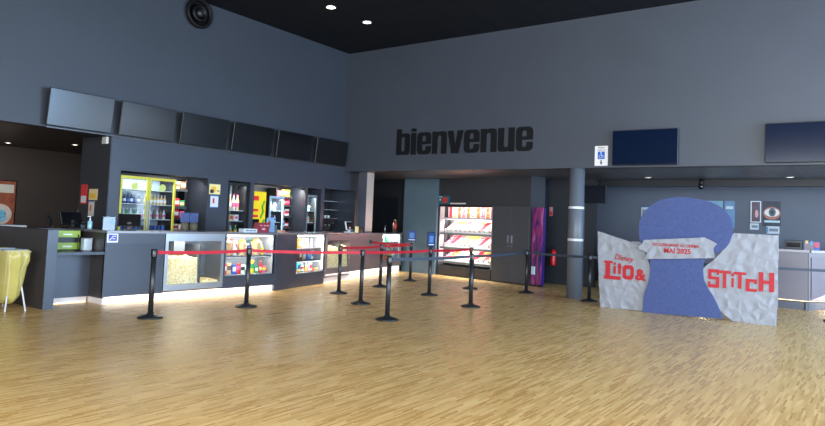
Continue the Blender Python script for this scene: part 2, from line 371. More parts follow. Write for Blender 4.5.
def text(body, size, mt, parent, loc, name='text', sx=1., bold=0., align='CENTER', ext=.002, shear=0., rot=0.):
    cu = bpy.data.curves.new(name, 'FONT'); cu.body = body; cu.size = size; cu.offset = bold; cu.extrude = ext; cu.align_x = align; cu.shear = shear; cu.resolution_u = 3
    o = bpy.data.objects.new(name, cu); COL.objects.link(o)
    dg = bpy.context.evaluated_depsgraph_get(); me = bpy.data.meshes.new_from_object(o.evaluated_get(dg)); bpy.data.objects.remove(o)
    me.transform(Matrix.Rotation(-rot, 4, 'Y') @ Matrix.Rotation(math.pi/2, 4, 'X') @ Matrix.Diagonal((sx, 1, 1, 1))); me.materials.clear(); me.materials.append(mt)
    ob = bpy.data.objects.new(name, me); COL.objects.link(ob); ob.parent = parent; ob.location = loc; return ob

# accessibility sign
t = thing('accessibility_sign', 'white sign with a blue wheelchair symbol and a down arrow on the back wall', 'sign', (XB-.003, 4.73, 2.85), FB)
MB(WHITE).box(-.14, .14, -.008, 0, 0, .42).build('board', t)
pic = MB(mat((20, 92, 190), .5)).box(-.075, .075, -.011, -.008, .14, .30).build('symbol_panel', t)
b = MB(WHITE); b.disc(-.005, .278, .012, .012, -.014, -.011, 12); b.stroke([(-.005, .26), (.0, .215), (.03, .215), (.045, .175)], .012, -.014, -.011)
b.stroke([(-.02+.03*math.cos(R_(a)), .19+.03*math.sin(R_(a))) for a in range(100, 390, 25)], .009, -.014, -.011); b.build('wheelchair_symbol', pic)
b = MB(BLACK); b.stroke([(0, .115), (0, .06)], .022, -.011, -.008); b.prism([(-.03, .07), (0, .02), (.03, .07)], -.011, -.008); b.build('arrow', t)
text('Billetterie', .035, BLACK, t, (0, -.009, .37), 'printed_line', bold=.0008); text('Accessible caisse', .026, BLACK, t, (0, -.009, .325), 'printed_line', bold=.0008)

# ------------------------------------------------------------------ posters and notices
def poster(name, label, cat, loc, rz, w_, h_, base, frame=None, shapes=(), group=None):
    t = thing(name, label, cat, loc, rz, group)
    if frame: 
        f = .02; MB(frame).box(-w_/2-f, w_/2+f, -.02, 0, -f, 0).box(-w_/2-f, w_/2+f, -.02, 0, h_, h_+f).box(-w_/2-f, -w_/2, -.02, 0, 0, h_).box(w_/2, w_/2+f, -.02, 0, 0, h_).build('frame', t)
    MB(base).box(-w_/2, w_/2, -.008, 0, 0, h_).build('sheet', t)
    for nm, mt, kind, a in shapes:
        b = MB(mt); lay = -.010-.002*[s[0] for s in shapes].index(nm)
        if kind == 'd': b.disc(*a, lay, -.008, 24)
        else: b.box(a[0], a[1], lay, -.008, a[2], a[3])
        b.build(nm, t)
    return t
brown = mat((150, 84, 60), .5, var=.35, scale=5); cream = mat((226, 226, 218), .5, var=.08, scale=9)
poster('eye_poster', 'brown poster with a close-up eye at the left picture edge, behind the counter', 'poster', (6.83, 16.99, .98), 0, .84, 1.1, brown, BLACK,
       [('eyeball', mat((215, 205, 198), .5, var=.1), 'd', (.1, .3, .27, .25)), ('iris', mat((120, 190, 225), .4, var=.4, scale=14), 'd', (.12, .27, .13, .15)), ('title_band', mat((210, 208, 195), .5), 'r', (-.42, .38, .82, 1.02)), ('blue_band', mat((120, 180, 200), .5), 'r', (-.42, .02, .84, 1.0))])
def nt(label, X, px, mt, shapes=(), group=None, plane=0, rz=FB, name='paper_notice'):
    x0, y0, x1, y1 = px; a = on(x0, y1, plane, X); c = on(x1, y0, plane, X); a2 = on(x0, y0, plane, X); 
    w_ = abs((a-c)[1-plane]); mid = (a+c)/2; z0 = (a.z+on(x1, y1, plane, X).z)/2; h_ = (a2.z+c.z)/2-z0
    loc = (X-.002, mid.y, z0) if plane == 0 else (mid.x, X-.002, z0)
    return poster(name, label, 'notice', loc, rz, w_, h_, mt, None, [(n, m_, k_, tuple(v*w_ if (i < 2 if k_ == 'r' else i in (0, 2)) else v*h_ for i, v in enumerate(a_))) for n, m_, k_, a_ in shapes], group)
redm = mat((196, 40, 44), .5); lg = mat((205, 205, 208), .5); yel = mat((225, 180, 60), .5); blu = mat((50, 90, 160), .5)
nt('red and white notice sheet on the dark side wall of the bar', 6.733, (80.5, 184.5, 88, 204), mat((205, 60, 60), .5, var=.2, scale=20), [('white_field', lg, 'r', (-.4, .4, .08, .42))])
nt('yellow and white notice sheet on the dark side wall of the bar', 6.733, (89, 189, 98, 200), mat((224, 200, 150), .5), [('picture', yel, 'r', (-.4, .35, .15, .6))])
nt('narrow white notice sheet with an orange mark, lowest on the dark side wall', 6.733, (88.2, 200.7, 94.5, 216), mat((200, 190, 185), .5), [('mark', mat((205, 110, 80), .5), 'r', (-.25, .1, .35, .7)), ('head_band', blu, 'r', (-.5, .5, .93, 1.))])
nt('yellow illustrated notice on the wall between two fridge niches', YL-.001, (208.8, 184.2, 220.3, 194.3), mat((226, 214, 150), .5), [('drawing', yel, 'r', (-.35, .1, .2, .75)), ('dark_print', BLACK, 'r', (-.42, -.1, .1, .45)), ('print_line', DARK, 'r', (.2, .42, .3, .4))], plane=1, rz=0)
nt('white notice with blue bands and a red mark on the wall between two fridge niches', YL-.001, (209.8, 194.9, 218.3, 208), mat((206, 214, 225), .5), [('head_band', blu, 'r', (-.5, .5, .9, 1.)), ('foot_band', blu, 'r', (-.5, .5, .0, .08)), ('mark', redm, 'r', (-.22, -.02, .35, .75))], plane=1, rz=0)
# posters over the ticket desk
def fp(name, label, px, base, frame, shapes=()):
    x0, y0, x1, y1 = px; a = on(x0, y1, 0, 18.99); c = on(x1, y0, 0, 18.99); w_ = a.y-c.y; h_ = c.z-a.z
    return poster(name, label, 'poster', (18.985, (a.y+c.y)/2, a.z), FB, w_, h_, base, frame, [(n, m_, k_, tuple(v*w_ if (i < 2 if k_ == 'r' else i in (0, 2)) else v*h_ for i, v in enumerate(a_))) for n, m_, k_, a_ in shapes])
fp('film_poster', 'small poster with brown figures under a pale blue sky on the far wall', (706, 201, 723, 229), mat((110, 150, 175), .5, var=.1), None, [('figures', mat((120, 84, 62), .5, var=.3, scale=12), 'd', (0., .52, .3, .22)), ('foot_band', mat((190, 175, 150), .5), 'r', (-.5, .5, .0, .3))])
fp('film_poster', 'plain blue poster on the far wall beside the one with brown figures', (724.3, 201, 735, 228), mat((92, 130, 165), .5, var=.2, scale=6), None, [('title_band', mat((180, 195, 205), .5), 'r', (-.35, .35, .7, .8))])
fp('film_poster', 'white framed dark poster on the far wall just left of the eye poster', (751.5, 202, 760.3, 221.5), mat((80, 66, 80), .5, var=.4, scale=6), mat((215, 220, 226), .5), [('pale_figure', mat((190, 150, 150), .5), 'd', (.1, .4, .2, .2))])
fp('film_poster', 'dark poster with a wide open eye on the far wall over the ticket desk', (763, 201.5, 781, 226), mat((38, 46, 62), .5, var=.3, scale=7), None,
   [('skin', mat((150, 96, 84), .5, var=.2, scale=9), 'd', (0, .52, .49, .26)), ('eye_white', mat((205, 205, 205), .5), 'd', (0, .55, .42, .17)), ('iris', mat((50, 78, 90), .4), 'd', (.02, .56, .2, .17)), ('pupil', BLACK, 'd', (.02, .56, .09, .08)), ('title_band', mat((165, 200, 205), .5), 'r', (-.42, .45, .15, .23))])
fp('wall_notice', 'white paper notice pinned under the wide eye poster', (766.5, 226.5, 779.5, 233.5), mat((176, 190, 200), .5), None, [('text_block', mat((110, 120, 130), .5), 'r', (-.3, .4, .3, .7)), ('blue_mark', mat((60, 130, 170), .5), 'r', (-.48, -.36, .1, .9))])
fp('wall_notice', 'white paper notice pinned under the white framed poster', (750, 223.5, 758.8, 229.5), mat((180, 192, 202), .5), None, [('text_block', mat((110, 120, 130), .5), 'r', (-.3, .4, .3, .7))])
fp('wall_notice', 'pale list sheet on the far wall behind the board, above the left paper panel', (641, 206, 650, 220), mat((170, 182, 190), .5), None, [('head_band', mat((50, 90, 120), .5), 'r', (-.5, .5, .9, 1.)), ('text_block', mat((110, 122, 132), .5), 'r', (-.35, .35, .2, .75))])
# hanging dark screen
t = thing('menu_screen', 'dark menu screen hanging behind the round column under the low ceiling', 'screen', (16.5, 6.06, 2.18), FB)
MB(BLACK).box(-.42, .42, -.06, 0, 0, .46, .006).build('housing', t); MB(mat((16, 22, 32), .2)).box(-.41, .41, -.064, -.058, .01, .45).build('screen', t)
MB(BLACK).box(-.3, -.26, -.04, -.02, .46, .629).box(.26, .3, -.04, -.02, .46, .629).build('bracket', t)

# ------------------------------------------------------------------ products
def bottle_mb(h, r, body, cap, liquid=None):
    b = MB(body, cap); b.lathe([(r*.9, 0), (r, .01), (r, h*.58), (r*.42, h*.8), (r*.38, h*.92)], 12); b.m(1).lathe([(r*.45, h*.92), (r*.45, h)], 12)
    b.m(1).lathe([(r*1.02, h*.22), (r*1.02, h*.5)], 12, False); return b
def can_mb(h, r, body, top):
    b = MB(body, top); b.lathe([(r*.85, 0), (r, .01), (r, h-.012), (r*.85, h)], 12, False); b.m(1).lathe([(r*.86, h-.004), (r*.86, h)], 12); return b
def bag_mb(w_, h_, d, body, band):
    b = MB(body, band); nx, nz = 6, 8; vs = []; 
    for s in (-1, 1):
        for j in range(nz+1):
            for i in range(nx+1):
                u = i/nx; v = j/nz; bul = (math.sin(math.pi*u)**.6)*(math.sin(math.pi*v)**.5)
                vs.append(((u-.5)*w_*(1-.06*math.sin(math.pi*v)), s*(d/2)*bul+.0005*s, v*h_))
    n1 = (nx+1)*(nz+1)
    for s in (0, 1):
        for j in range(nz):
            b.m(1 if 3 <= j <= 5 else 0)
            b.add(vs, [tuple(s*n1+q for q in (j*(nx+1)+i, j*(nx+1)+i+1, (j+1)*(nx+1)+i+1, (j+1)*(nx+1)+i)) for i in range(nx)], True)
    b.m(0); return b
def box_mb(w_, h_, d, body, band):
    b = MB(body, band); b.box(-w_/2, w_/2, -d/2, d/2, 0, h_, .003); b.m(1).box(-w_*.36, w_*.36, -d/2-.002, -d/2, h_*.3, h_*.75); return b
def cup_mb(h, r, body, fill):
    b = MB(body, fill); b.lathe([(r*.7, 0), (r, h), (r*1.04, h+.005), (r*.98, h+.006)], 16, False); b.m(1).lathe([(r*.97, h-.01), (r*.8, h+.03), (r*.4, h+.055), (0.001, h+.06)], 14, False); 
    b.m(0).lathe([(r*.7, .001), (.001, .001)], 16, False); return b
C = lambda *c, **k: mat(c, .45, **k)
COLN = {'red': (205, 26, 36), 'yellow': (236, 196, 40), 'blue': (36, 92, 190), 'green': (40, 140, 80), 'orange': (232, 120, 34), 'white': (228, 228, 226), 'pink': (226, 90, 130), 'brown': (110, 70, 46), 'black': (26, 24, 26), 'purple': (110, 60, 150), 'turquoise': (60, 186, 190), 'beige': (215, 180, 130), 'navy': (28, 40, 90), 'clear': (190, 205, 210)}
PROTO = {}
def product(kind, col, band, size, frame, lx, ly, z, label, group, rz=0, cat=None):
    key = (kind, col, band, size)
    if key not in PROTO:
        a, bnd = mat(COLN[col], .4), mat(COLN[band], .45)
        if kind == 'bottle': mb = bottle_mb(size[1], size[0]/2, a, bnd)
        elif kind == 'can': mb = can_mb(size[1], size[0]/2, a, bnd)
        elif kind == 'bag': mb = bag_mb(size[0], size[1], size[0]*.35, a, bnd)
        elif kind == 'cup': mb = cup_mb(size[1], size[0]/2, a, bnd)
        else: mb = box_mb(size[0], size[1], size[0]*.4, a, bnd)
        o = mb.build({'bottle': 'drink_bottle', 'can': 'drink_can', 'bag': 'snack_bag', 'cup': 'popcorn_cup', 'box': 'snack_box'}[kind]); PROTO[key] = o
    else:
        o = PROTO[key].copy(); COL.objects.link(o)
    o.location = frame.w(lx, ly, z); o.rotation_euler = (0, 0, frame.rz+rz)
    tag(o, label, cat or {'bottle': 'bottle', 'can': 'can', 'bag': 'snack bag', 'cup': 'popcorn cup', 'box': 'box'}[kind], group)
    return o

# ------------------------------------------------------------------ fridges and shelves of the bar back wall
def fridge(x0, x1, z1, frame_m, label, name='drinks_fridge', doors=1, badge=None, ydepth=.62, light=16, z0=.25, shelves=(1.05, 1.34, 1.64, 1.93), handle=True, inner=None, lightcol=(.85, .95, 1)):
    t = thing(name, label, 'fridge', (x0, YL+.04, 0)); W = x1-x0; D = ydepth-.06
    inner = inner or mat((150, 160, 168), .5)
    MB(BLACK).box(0, W, .03, D, 0, z0).box(0, .03, .03, D, z0, z1).box(W-.03, W, .03, D, z0, z1).box(0, W, .03, D, z1-.04, z1).box(0, W, D-.02, D, z0, z1).build('cabinet', t)
    MB(inner).box(.031, W-.031, D-.03, D-.021, z0, z1-.041).build('back_liner', t)
    for z in shelves: MB(mat((200, 208, 212), .4)).box(.032, W-.032, .08, D-.031, z-.012, z).build('shelf', t)
    dw = W/doors; f = .045
    for i in range(doors):
        a = i*dw+.004; c = (i+1)*dw-.004
        d = MB(frame_m).box(a, c, 0, .028, z1-.06, z1-.005).box(a, c, 0, .028, z0, z0+.06).box(a, a+f, 0, .028, z0+.06, z1-.06).box(c-f, c, 0, .028, z0+.06, z1-.06).build('door', t)
        MB(GLASS).box(a+f, c-f, .012, .018, z0+.06, z1-.06).build('pane', d)
        if handle: MB(STEEL).box(c-.035 if i == 0 else a+.015, c-.015 if i == 0 else a+.035, -.03, 0, 1.0, 1.7).build('handle', d)
        if badge: MB(badge).disc((a+c)/2, z1-.2, .075, .075, .008, .011, 20).build('badge', d)
    MB(LEDC).box(.06, W-.06, .07, .09, z1-.055, z1-.041).build('lamp_tube', t)
    area('fridge_light', (x0+W/2, YL+.12, z1-.07), (x0+W/2, YL+.35, .9), W*.8, .05, light, lightcol)
    return t
yframe = mat((196, 188, 60), .45)
fridge(7.0, 8.24, 2.19, yframe, 'double glass-door drinks fridge with yellow door frames behind the bar', doors=2, badge=mat((190, 205, 110), .5), light=26)
def row(kinds, frame, x0, x1, ly, z, label, group, n, jit=.0):
    for i in range(n):
        kind, col, band, size = kinds[i % len(kinds)]
        lx = x0+(x1-x0)*(i+.5)/n
        product(kind, col, band, size, frame, lx, ly, z, label % col if '%s' in label else label, group % col if '%s' in group else group, random.uniform(-.1, .1))
for d, (xa, xb, nm) in enumerate(((7.06, 7.6, 'left'), (7.66, 8.2, 'right'))):
    side = 'left-hand' if d == 0 else 'right-hand'
    row([('bottle', 'navy', 'white', (.065, .2)), ('bottle', 'navy', 'blue', (.065, .2))] if d == 0 else [('bottle', 'beige', 'white', (.065, .2))], FL, xa, xb, .3, 1.641, 'small bottle on the upper shelf behind the %s yellow-framed fridge door' % side, 'bottles on the upper shelf behind the %s yellow-framed door' % side, 7)
    row([('bottle', 'clear', 'white', (.065, .2)), ('bottle', 'green', 'white', (.065, .2))] if d == 0 else [('bottle', 'clear', 'pink', (.065, .2)), ('bottle', 'brown', 'black', (.065, .2))], FL, xa, xb, .3, 1.341, 'small bottle on the middle shelf behind the %s yellow-framed fridge door' % side, 'bottles on the middle shelf behind the %s yellow-framed door' % side, 7)
    row([('can', 'navy', 'white', (.07, .16)), ('can', 'blue', 'white', (.07, .16))], FL, xa, xb, .3, 1.051, 'blue can on the lower shelf behind the %s yellow-framed fridge door' % side, 'cans on the lower shelf behind the %s yellow-framed door' % side, 6)
# snack rack right of the yellow fridges
def rack(x0, x1, shelves, label, ly0=.28, ly1=.62, back=None):
    t = thing('snack_rack', label, 'shelf rack', (x0, YL, 0)); W = x1-x0
    MB(BLACK).box(0, .02, ly0+.1, ly1, 0, 2.22).box(W-.02, W, ly0+.1, ly1, 0, 2.22).box(0, W, ly1-.01, ly1, 0, 2.22).build('frame', t)
    for z in shelves: MB(mat((44, 46, 50), .4)).box(.021, W-.021, ly0, ly1-.011, z-.02, z).box(.021, W-.021, ly0-.005, ly0, z-.025, z+.03).build('shelf', t)
rack(8.27, 8.72, (1.1, 1.36, 1.6, 1.98), 'dark snack rack with bags and boxes beside the yellow-framed fridges')
def rrow(spec, frame, x0, x1, ly, z, where):
    n = len(spec)
    for i, (kind, col, band, size) in enumerate(spec):
        product(kind, col, band, size, frame, x0+(x1-x0)*(i+.5)/n, ly, z, '%s and %s %s %s' % (col, band, {'bag': 'snack bag', 'box': 'snack box', 'bottle': 'bottle', 'can': 'can', 'cup': 'popcorn cup'}[kind], where), '%s %s things %s' % (col, kind, where))
wh = 'in the rack by the yellow-framed fridges'
rrow([('bag', 'yellow', 'white', (.13, .2)), ('bag', 'beige', 'brown', (.12, .19)), ('bag', 'brown', 'beige', (.13, .2))], FL, 8.3, 8.7, .36, 1.982, 'on the top shelf '+wh)
rrow([('box', 'blue', 'white', (.1, .16)), ('bag', 'red', 'white', (.13, .2)), ('bag', 'green', 'beige', (.12, .16))], FL, 8.3, 8.7, .36, 1.602, 'on the second shelf '+wh)
rrow([('bag', 'yellow', 'red', (.1, .18)), ('bag', 'red', 'white', (.13, .2)), ('box', 'pink', 'white', (.11, .17))], FL, 8.3, 8.7, .36, 1.362, 'on the third shelf '+wh)
rrow([('box', 'white', 'pink', (.12, .19)), ('bag', 'white', 'red', (.12, .15)), ('bag', 'beige', 'white', (.12, .15))], FL, 8.3, 8.7, .36, 1.102, 'on the lowest shelf '+wh)
# tall slush fridge
t = fridge(9.6, 10.16, 2.24, BLACK, 'narrow black glass-front fridge with a round white badge behind the bar', badge=None, light=12, handle=False, inner=mat((110, 120, 124), .5), shelves=(1.05, 1.36, 1.6), lightcol=(1, .95, .9))
MB(mat((215, 215, 215), .4)).disc(.28, 2.14, .055, .055, -.004, -.001, 24).disc(.28, 2.14, .055, .055, -.004, -.001, 24).build('white_badge', t)
MB(BLACK).disc(.28, 2.135, .03, .03, -.006, -.004, 16).build('badge_mark', t)
rrow([('box', 'white', 'pink', (.12, .14)), ('box', 'beige', 'red', (.12, .14)), ('box', 'white', 'pink', (.12, .14))], FL, 9.66, 10.1, .25, 1.362, 'on the shelf of the narrow black fridge')
rrow([('bottle', 'clear', 'white', (.09, .36)), ('bottle', 'beige', 'white', (.09, .36)), ('bottle', 'clear', 'pink', (.09, .36)), ('bottle', 'beige', 'pink', (.09, .36))], FL, 9.66, 10.1, .25, 1.602, 'standing in the narrow black fridge')
rrow([('bottle', 'green', 'white', (.07, .2)), ('bottle', 'clear', 'yellow', (.07, .2)), ('bottle', 'green', 'yellow', (.07, .2))], FL, 9.66, 10.1, .25, 1.052, 'on the low shelf of the narrow black fridge')
# yellow vending cabinet and lit fridge in the wide niche
t = thing('drinks_cabinet', 'bright yellow drinks cabinet with a red panel and a green stripe behind the bar', 'cabinet', (10.36, YL+.08, 0))
MB(mat((236, 206, 30), .4)).box(0, .42, 0, .5, 0, 2.08, .01).build('body', t)
MB(mat((214, 40, 40), .4)).box(.02, .18, -.006, -.001, 1.86, 1.97).box(.02, .18, -.006, -.001, 1.6, 1.66).box(.02, .18, -.006, -.001, 1.46, 1.52).build('red_panel', t)
b = MB(mat((70, 160, 50), .4)); b.stroke([(.36, 1.85), (.3, 1.72), (.33, 1.6), (.26, 1.45)], .05, -.006, -.001); b.stroke([(.38, 1.4), (.3, 1.28), (.34, 1.1)], .06, -.006, -.001); b.build('green_stripe', t)
MB(BLACKG).box(.02, .22, -.008, -.001, 1.02, 1.42).build('glass_front', t)
fridge(10.86, 11.34, 2.0, mat((150, 175, 200), .4), 'brightly lit glass-front fridge with a pale blue glow beside the yellow cabinet', light=60, handle=False, inner=mat((205, 215, 235), .5), shelves=(1.1, 1.36, 1.64))
rrow([('bottle', 'pink', 'white', (.07, .17)), ('bottle', 'clear', 'red', (.07, .17)), ('bottle', 'purple', 'white', (.07, .17)), ('bottle', 'clear', 'blue', (.07, .17))], FL, 10.92, 11.28, .26, 1.362, 'on the middle shelf of the brightly lit fridge')
rrow([('bottle', 'purple', 'white', (.07, .17)), ('bottle', 'red', 'white', (.07, .17)), ('bottle', 'navy', 'white', (.07, .17)), ('bottle', 'pink', 'clear', (.07, .17))], FL, 10.92, 11.28, .26, 1.102, 'on the lower shelf of the brightly lit fridge')
rrow([('bottle', 'clear', 'white', (.07, .2)), ('bottle', 'blue', 'white', (.07, .2)), ('bottle', 'clear', 'blue', (.07, .2))], FL, 10.92, 11.28, .26, 1.642, 'on the top shelf of the brightly lit fridge')
rack(11.38, 11.86, (1.22, 1.5, 1.78, 2.0), 'dark snack rack with red and yellow bags beside the brightly lit fridge', .3, .7)
wh = 'in the rack by the bright fridge'
rrow([('bag', 'pink', 'brown', (.13, .16)), ('bag', 'yellow', 'beige', (.14, .19)), ('bag', 'yellow', 'green', (.14, .19))], FL, 11.4, 11.84, .38, 2.002, 'on the top shelf '+wh)
rrow([('bag', 'red', 'white', (.14, .18)), ('bag', 'red', 'yellow', (.14, .18)), ('bag', 'red', 'pink', (.14, .18))], FL, 11.4, 11.84, .38, 1.782, 'on the second shelf '+wh)
rrow([('box', 'pink', 'white', (.12, .18)), ('box', 'beige', 'pink', (.12, .18)), ('bag', 'white', 'red', (.14, .2))], FL, 11.4, 11.84, .38, 1.502, 'on the third shelf '+wh)
rrow([('bag', 'blue', 'white', (.15, .19)), ('bag', 'white', 'blue', (.14, .18)), ('bag', 'red', 'white', (.14, .14))], FL, 11.4, 11.84, .38, 1.222, 'on the lowest shelf '+wh)
fridge(12.12, 12.5, 2.1, mat((120, 128, 134), .4, metal=.3), 'slim lit fridge beside the coffee corner', light=26, handle=False, inner=mat((120, 165, 178), .5), shelves=(1.1, 1.38, 1.68), lightcol=(.7, .95, 1))
rrow([('box', 'orange', 'green', (.1, .16)), ('box', 'green', 'orange', (.1, .15)), ('box', 'white', 'turquoise', (.08, .14))], FL, 12.17, 12.46, .26, 1.682, 'on the top shelf of the slim lit fridge')
rrow([('box', 'green', 'yellow', (.1, .16)), ('box', 'turquoise', 'orange', (.1, .15))], FL, 12.17, 12.46, .26, 1.382, 'on the middle shelf of the slim lit fridge')
# lamp for the wide niche
area('niche_light', (11.5, YL+.1, 2.2), (11.5, YL+.6, 1.4), 1.0, .05, 22, (1, .93, .85)); area('niche_light', (8.6, YL+.1, 2.2), (8.5, YL+.6, 1.4), .6, .05, 8, (1, .93, .85))
# coffee corner: three thin shelves with a glass rack
t = thing('back_counter', 'dark back counter in the coffee corner of the bar', 'counter', (12.74, YL+.1, 0))
MB(DARK).box(0, 1.2, .05, .75, 0, 1.0).build('cabinet', t); MB(STEELB).box(-.0, 1.22, 0, .78, 1.0, 1.03).build('worktop', t)
for i, z in enumerate((1.5, 1.74, 1.98)):
    tag(MB(mat((180, 190, 200), .25, metal=.7)).box(12.74, 13.96, YL+.62, YL+.88, z, z+.018).build('glass_shelf'), ('lowest', 'middle', 'topmost')[i]+' thin bright shelf on the back of the coffee corner', 'shelf', 'thin shelves in the coffee corner')
t = thing('coffee_machine', 'black coffee machine with white cups on top in the coffee corner', 'coffee machine', (13.1, YL+.2, 1.03))
MB(BLACK).box(-.28, .28, 0, .38, 0, .1, .01).box(-.28, .28, .18, .38, .1, .4).box(-.28, .28, 0, .38, .32, .48, .01).build('body', t)
MB(STEEL).box(-.26, .26, .0, .17, .1, .115).build('drip_tray', t)
for x in (-.16, .0, .16):
    MB(STEEL).at(x, .08, 0).lathe([(.03, .26), (.035, .32)], 12).build('brew_head', t)
for i in range(4):
    x = -.2+i*.13
    o = MB(mat((190, 192, 195), .35)).lathe([(.028, 0), (.04, .075), (.036, .075), (.026, .008)], 12, False).build('coffee_cup') if i == 0 else c0.copy()
    if i == 0: c0 = o
    else: COL.objects.link(o)
    o.location = (13.1+x, YL+.35, 1.51); tag(o, 'small white cup on top of the black coffee machine', 'cup', 'cups on top of the coffee machine')
for i, (x, z) in enumerate([(12.86+j*.1, zz) for zz in (1.518, 1.758, 1.998) for j in range(3)]):
    o = MB(mat((170, 175, 180), .2, metal=.5)).lathe([(.03, 0), (.036, .11), (.033, .11), (.028, .006)], 12, False).build('drinking_glass') if i == 0 else g0.copy()
    if i == 0: g0 = o
    else: COL.objects.link(o)
    o.location = (x, YL+.72, z); nm = ('lowest', 'middle', 'topmost')[i//3]
    tag(o, 'clear glass on the %s thin shelf of the coffee corner' % nm, 'glass', 'glasses on the %s thin shelf' % nm)
area('coffee_light', (13.3, YL+.2, 2.28), (13.3, YL+.7, 1.2), .8, .05, 2.0, (.85, .93, 1))

# ------------------------------------------------------------------ bar counter, straight part
cf = SLATE2; ctop = mat((120, 120, 124), .25, metal=.4, name='worktop_metal')
def fbox(b, fr, *a): b.at(fr.o.x, fr.o.y, 0, fr.rz).box(*a); return b
t = thing('bar_counter', 'long slate grey bar counter, straight part with the low customer shelf', 'counter', (4.71, 9.9, 0))
dk = mat((50, 46, 46), .45, var=.05, name='dark_end_panel')
MB(dk, cf).box(0, .15, .002, 2.0, 0, 1.165).m(1).box(.0, .15, 0, .002, 0, 1.165).build('end_panel', t)
MB(cf).box(.15, .9, 0, .5, .79, .83).build('low_shelf', t)
MB(cf).box(.15, .9, .42, .46, .1, .79).build('kick_panel', t)
MB(dk).box(.89, .915, .01, .6, .1, 1.13).build('side_panel', t)
b = MB(cf).box(.89, 1.94, 0, .04, .12, 1.13); b.build('front_panel', t)
MB(mat((60, 66, 76), .3, metal=.4)).box(.9, 1.93, -.012, -.001, .92, .945).build('rail', t)  # added strip imitates the shadow line at a step in the front
MB(cf).box(3.2, 3.24, 0, .7, .12, 1.13).box(4.48, 4.525, 0, .04, .0, 1.13).box(3.24, 4.48, 0, .04, .12, .345).box(3.24, 4.48, .5, .54, .34, 1.13).box(3.24, 4.48, .04, .5, .31, .345).build('cabinet_surround', t)
MB(ctop).prismz([(.9, -.01), (4.525, -.01), (4.36, .7), (.9, .7)], 1.13, 1.165).build('worktop', t)
MB(dk).box(.15, 1.1, .72, 1.15, 1.13, 1.165).box(.15, 1.1, 1.1, 1.14, 0, 1.13).build('rear_worktop', t)
pl = mat((212, 205, 200), .5, name='pale_plinth')
MB(pl).box(.16, .9, .48, .5, 0, .1).box(.92, .94, .05, .48, 0, .1).box(.94, 4.5, .05, .07, 0, .12).build('plinth', t)
MB(LEDP).box(.2, .88, .465, .478, .003, .012).box(.96, 4.46, .035, .048, .003, .012).build('led_strip', t)
for p0, p1, n_, pw in (((4.95, 10.36), (5.6, 10.36), 1, 2), ((5.7, 9.935), (9.2, 9.935), 1, 6)):
    mx_, my_ = (p0[0]+p1[0])/2, (p0[1]+p1[1])/2
    area('plinth_light', (mx_, my_-.03, .112), (mx_, my_+.02, 0), p1[0]-p0[0], .02, pw, (1, .93, .84))
# left counter run beyond the end panel
t = thing('reception_worktop', 'pale grey topped counter behind the dark end panel at the left picture edge', 'counter', (4.71, 11.3, 0), 0)
MB(mat((190, 196, 204), .3)).box(-2.6, .6, .62, 1.1, 1.12, 1.17).build('worktop', t); MB(dk).box(-2.55, .55, .66, 1.06, 0, 1.12).build('cabinet', t)

# popcorn warmers
pop = speckle([(236, 220, 170), (226, 200, 140), (248, 236, 200), (222, 190, 124), (244, 228, 176)], 46, name='popcorn_pieces')
def warmer(fr, x0, x1, z0, z1, label, frame_m, grp, split=.5):
    t = thing('popcorn_warmer', label, 'popcorn warmer', fr.w(x0, -.015), fr.rz); W = x1-x0; f = .06
    MB(frame_m).box(0, W, 0, .03, z1-.13, z1).box(0, W, 0, .03, z0, z0+.1).box(0, f, 0, .03, z0+.1, z1-.13).box(W-f, W, 0, .03, z0+.1, z1-.13).box(0, .01, .03, .6, z0, z1).box(W-.01, W, .03, .6, z0, z1).box(0, W, .58, .6, z0, z1).build('steel_frame', t)
    MB(GLASS).box(f, W-f, .012, .018, z0+.1, z1-.13).build('front_pane', t)
    MB(mat((110, 116, 122), .3, metal=.6)).box(.0101, W-.0101, .03, .579, z0, z0+.1).box(.011, W-.011, .55, .579, z0+.1, z1-.01).build('liner', t)
    MB(mat((90, 96, 102), .3, metal=.6)).box(W*.58, W*.62, .04, .549, z0+.1, z1-.2).build('divider', t)
    def heap(a, c, zt, nm):
        n = 14; vs = []; rows = []
        for j in range(7):
            for i in range(n+1):
                vs.append((a+(c-a)*i/n, .09+.455*j/6, zt+.03*noise.noise(Vector((i*.7, j*.9, a*9)))+.02*math.sin(i*1.3)))
        b = MB(pop); fs = [(j*(n+1)+i, j*(n+1)+i+1, (j+1)*(n+1)+i+1, (j+1)*(n+1)+i) for j in range(6) for i in range(n)]
        b.add(vs, fs, True)
        fr_ = [(v[0], .09, v[2]) for v in vs[:n+1]]; b.add(fr_+[(v[0], .05, z0+.101) for v in vs[:n+1]], [(i, i+1, n+2+i, n+1+i) for i in range(n)])
        o = b.build(nm, t); o['kind'] = 'stuff'
    if split < 1: heap(f, W*.58, z0+.1+(z1-z0-.23)*.62, 'popcorn'); heap(W*.62, W-f, z0+.14, 'popcorn')
    else: heap(f, W*.58, z0+.1+(z1-z0-.23)*.75, 'popcorn'); heap(W*.62, W-f, z0+.1+(z1-z0-.23)*.78, 'popcorn')
    MB(mat((150, 156, 160), .3, metal=.7)).box(W*.3, W*.48, .3, .42, z1-.35, z1-.14).build('scoop_holder', t)
    area('warmer_light', fr.w((x0+x1)/2, .035, z1-.14), fr.w((x0+x1)/2, .1, z0), W*.7, .1, 12 if split < 1 else 7, (1, .86, .68))
warmer(FM, 6.66, 7.9, .15, 1.13, 'large popcorn warmer with a steel frame in the straight counter front', STEEL, None)
warmer(FA, 2.02, 3.28, .24, 1.12, 'smaller copper-toned popcorn warmer in the angled counter beyond the snack display', STEELB, None, 1)

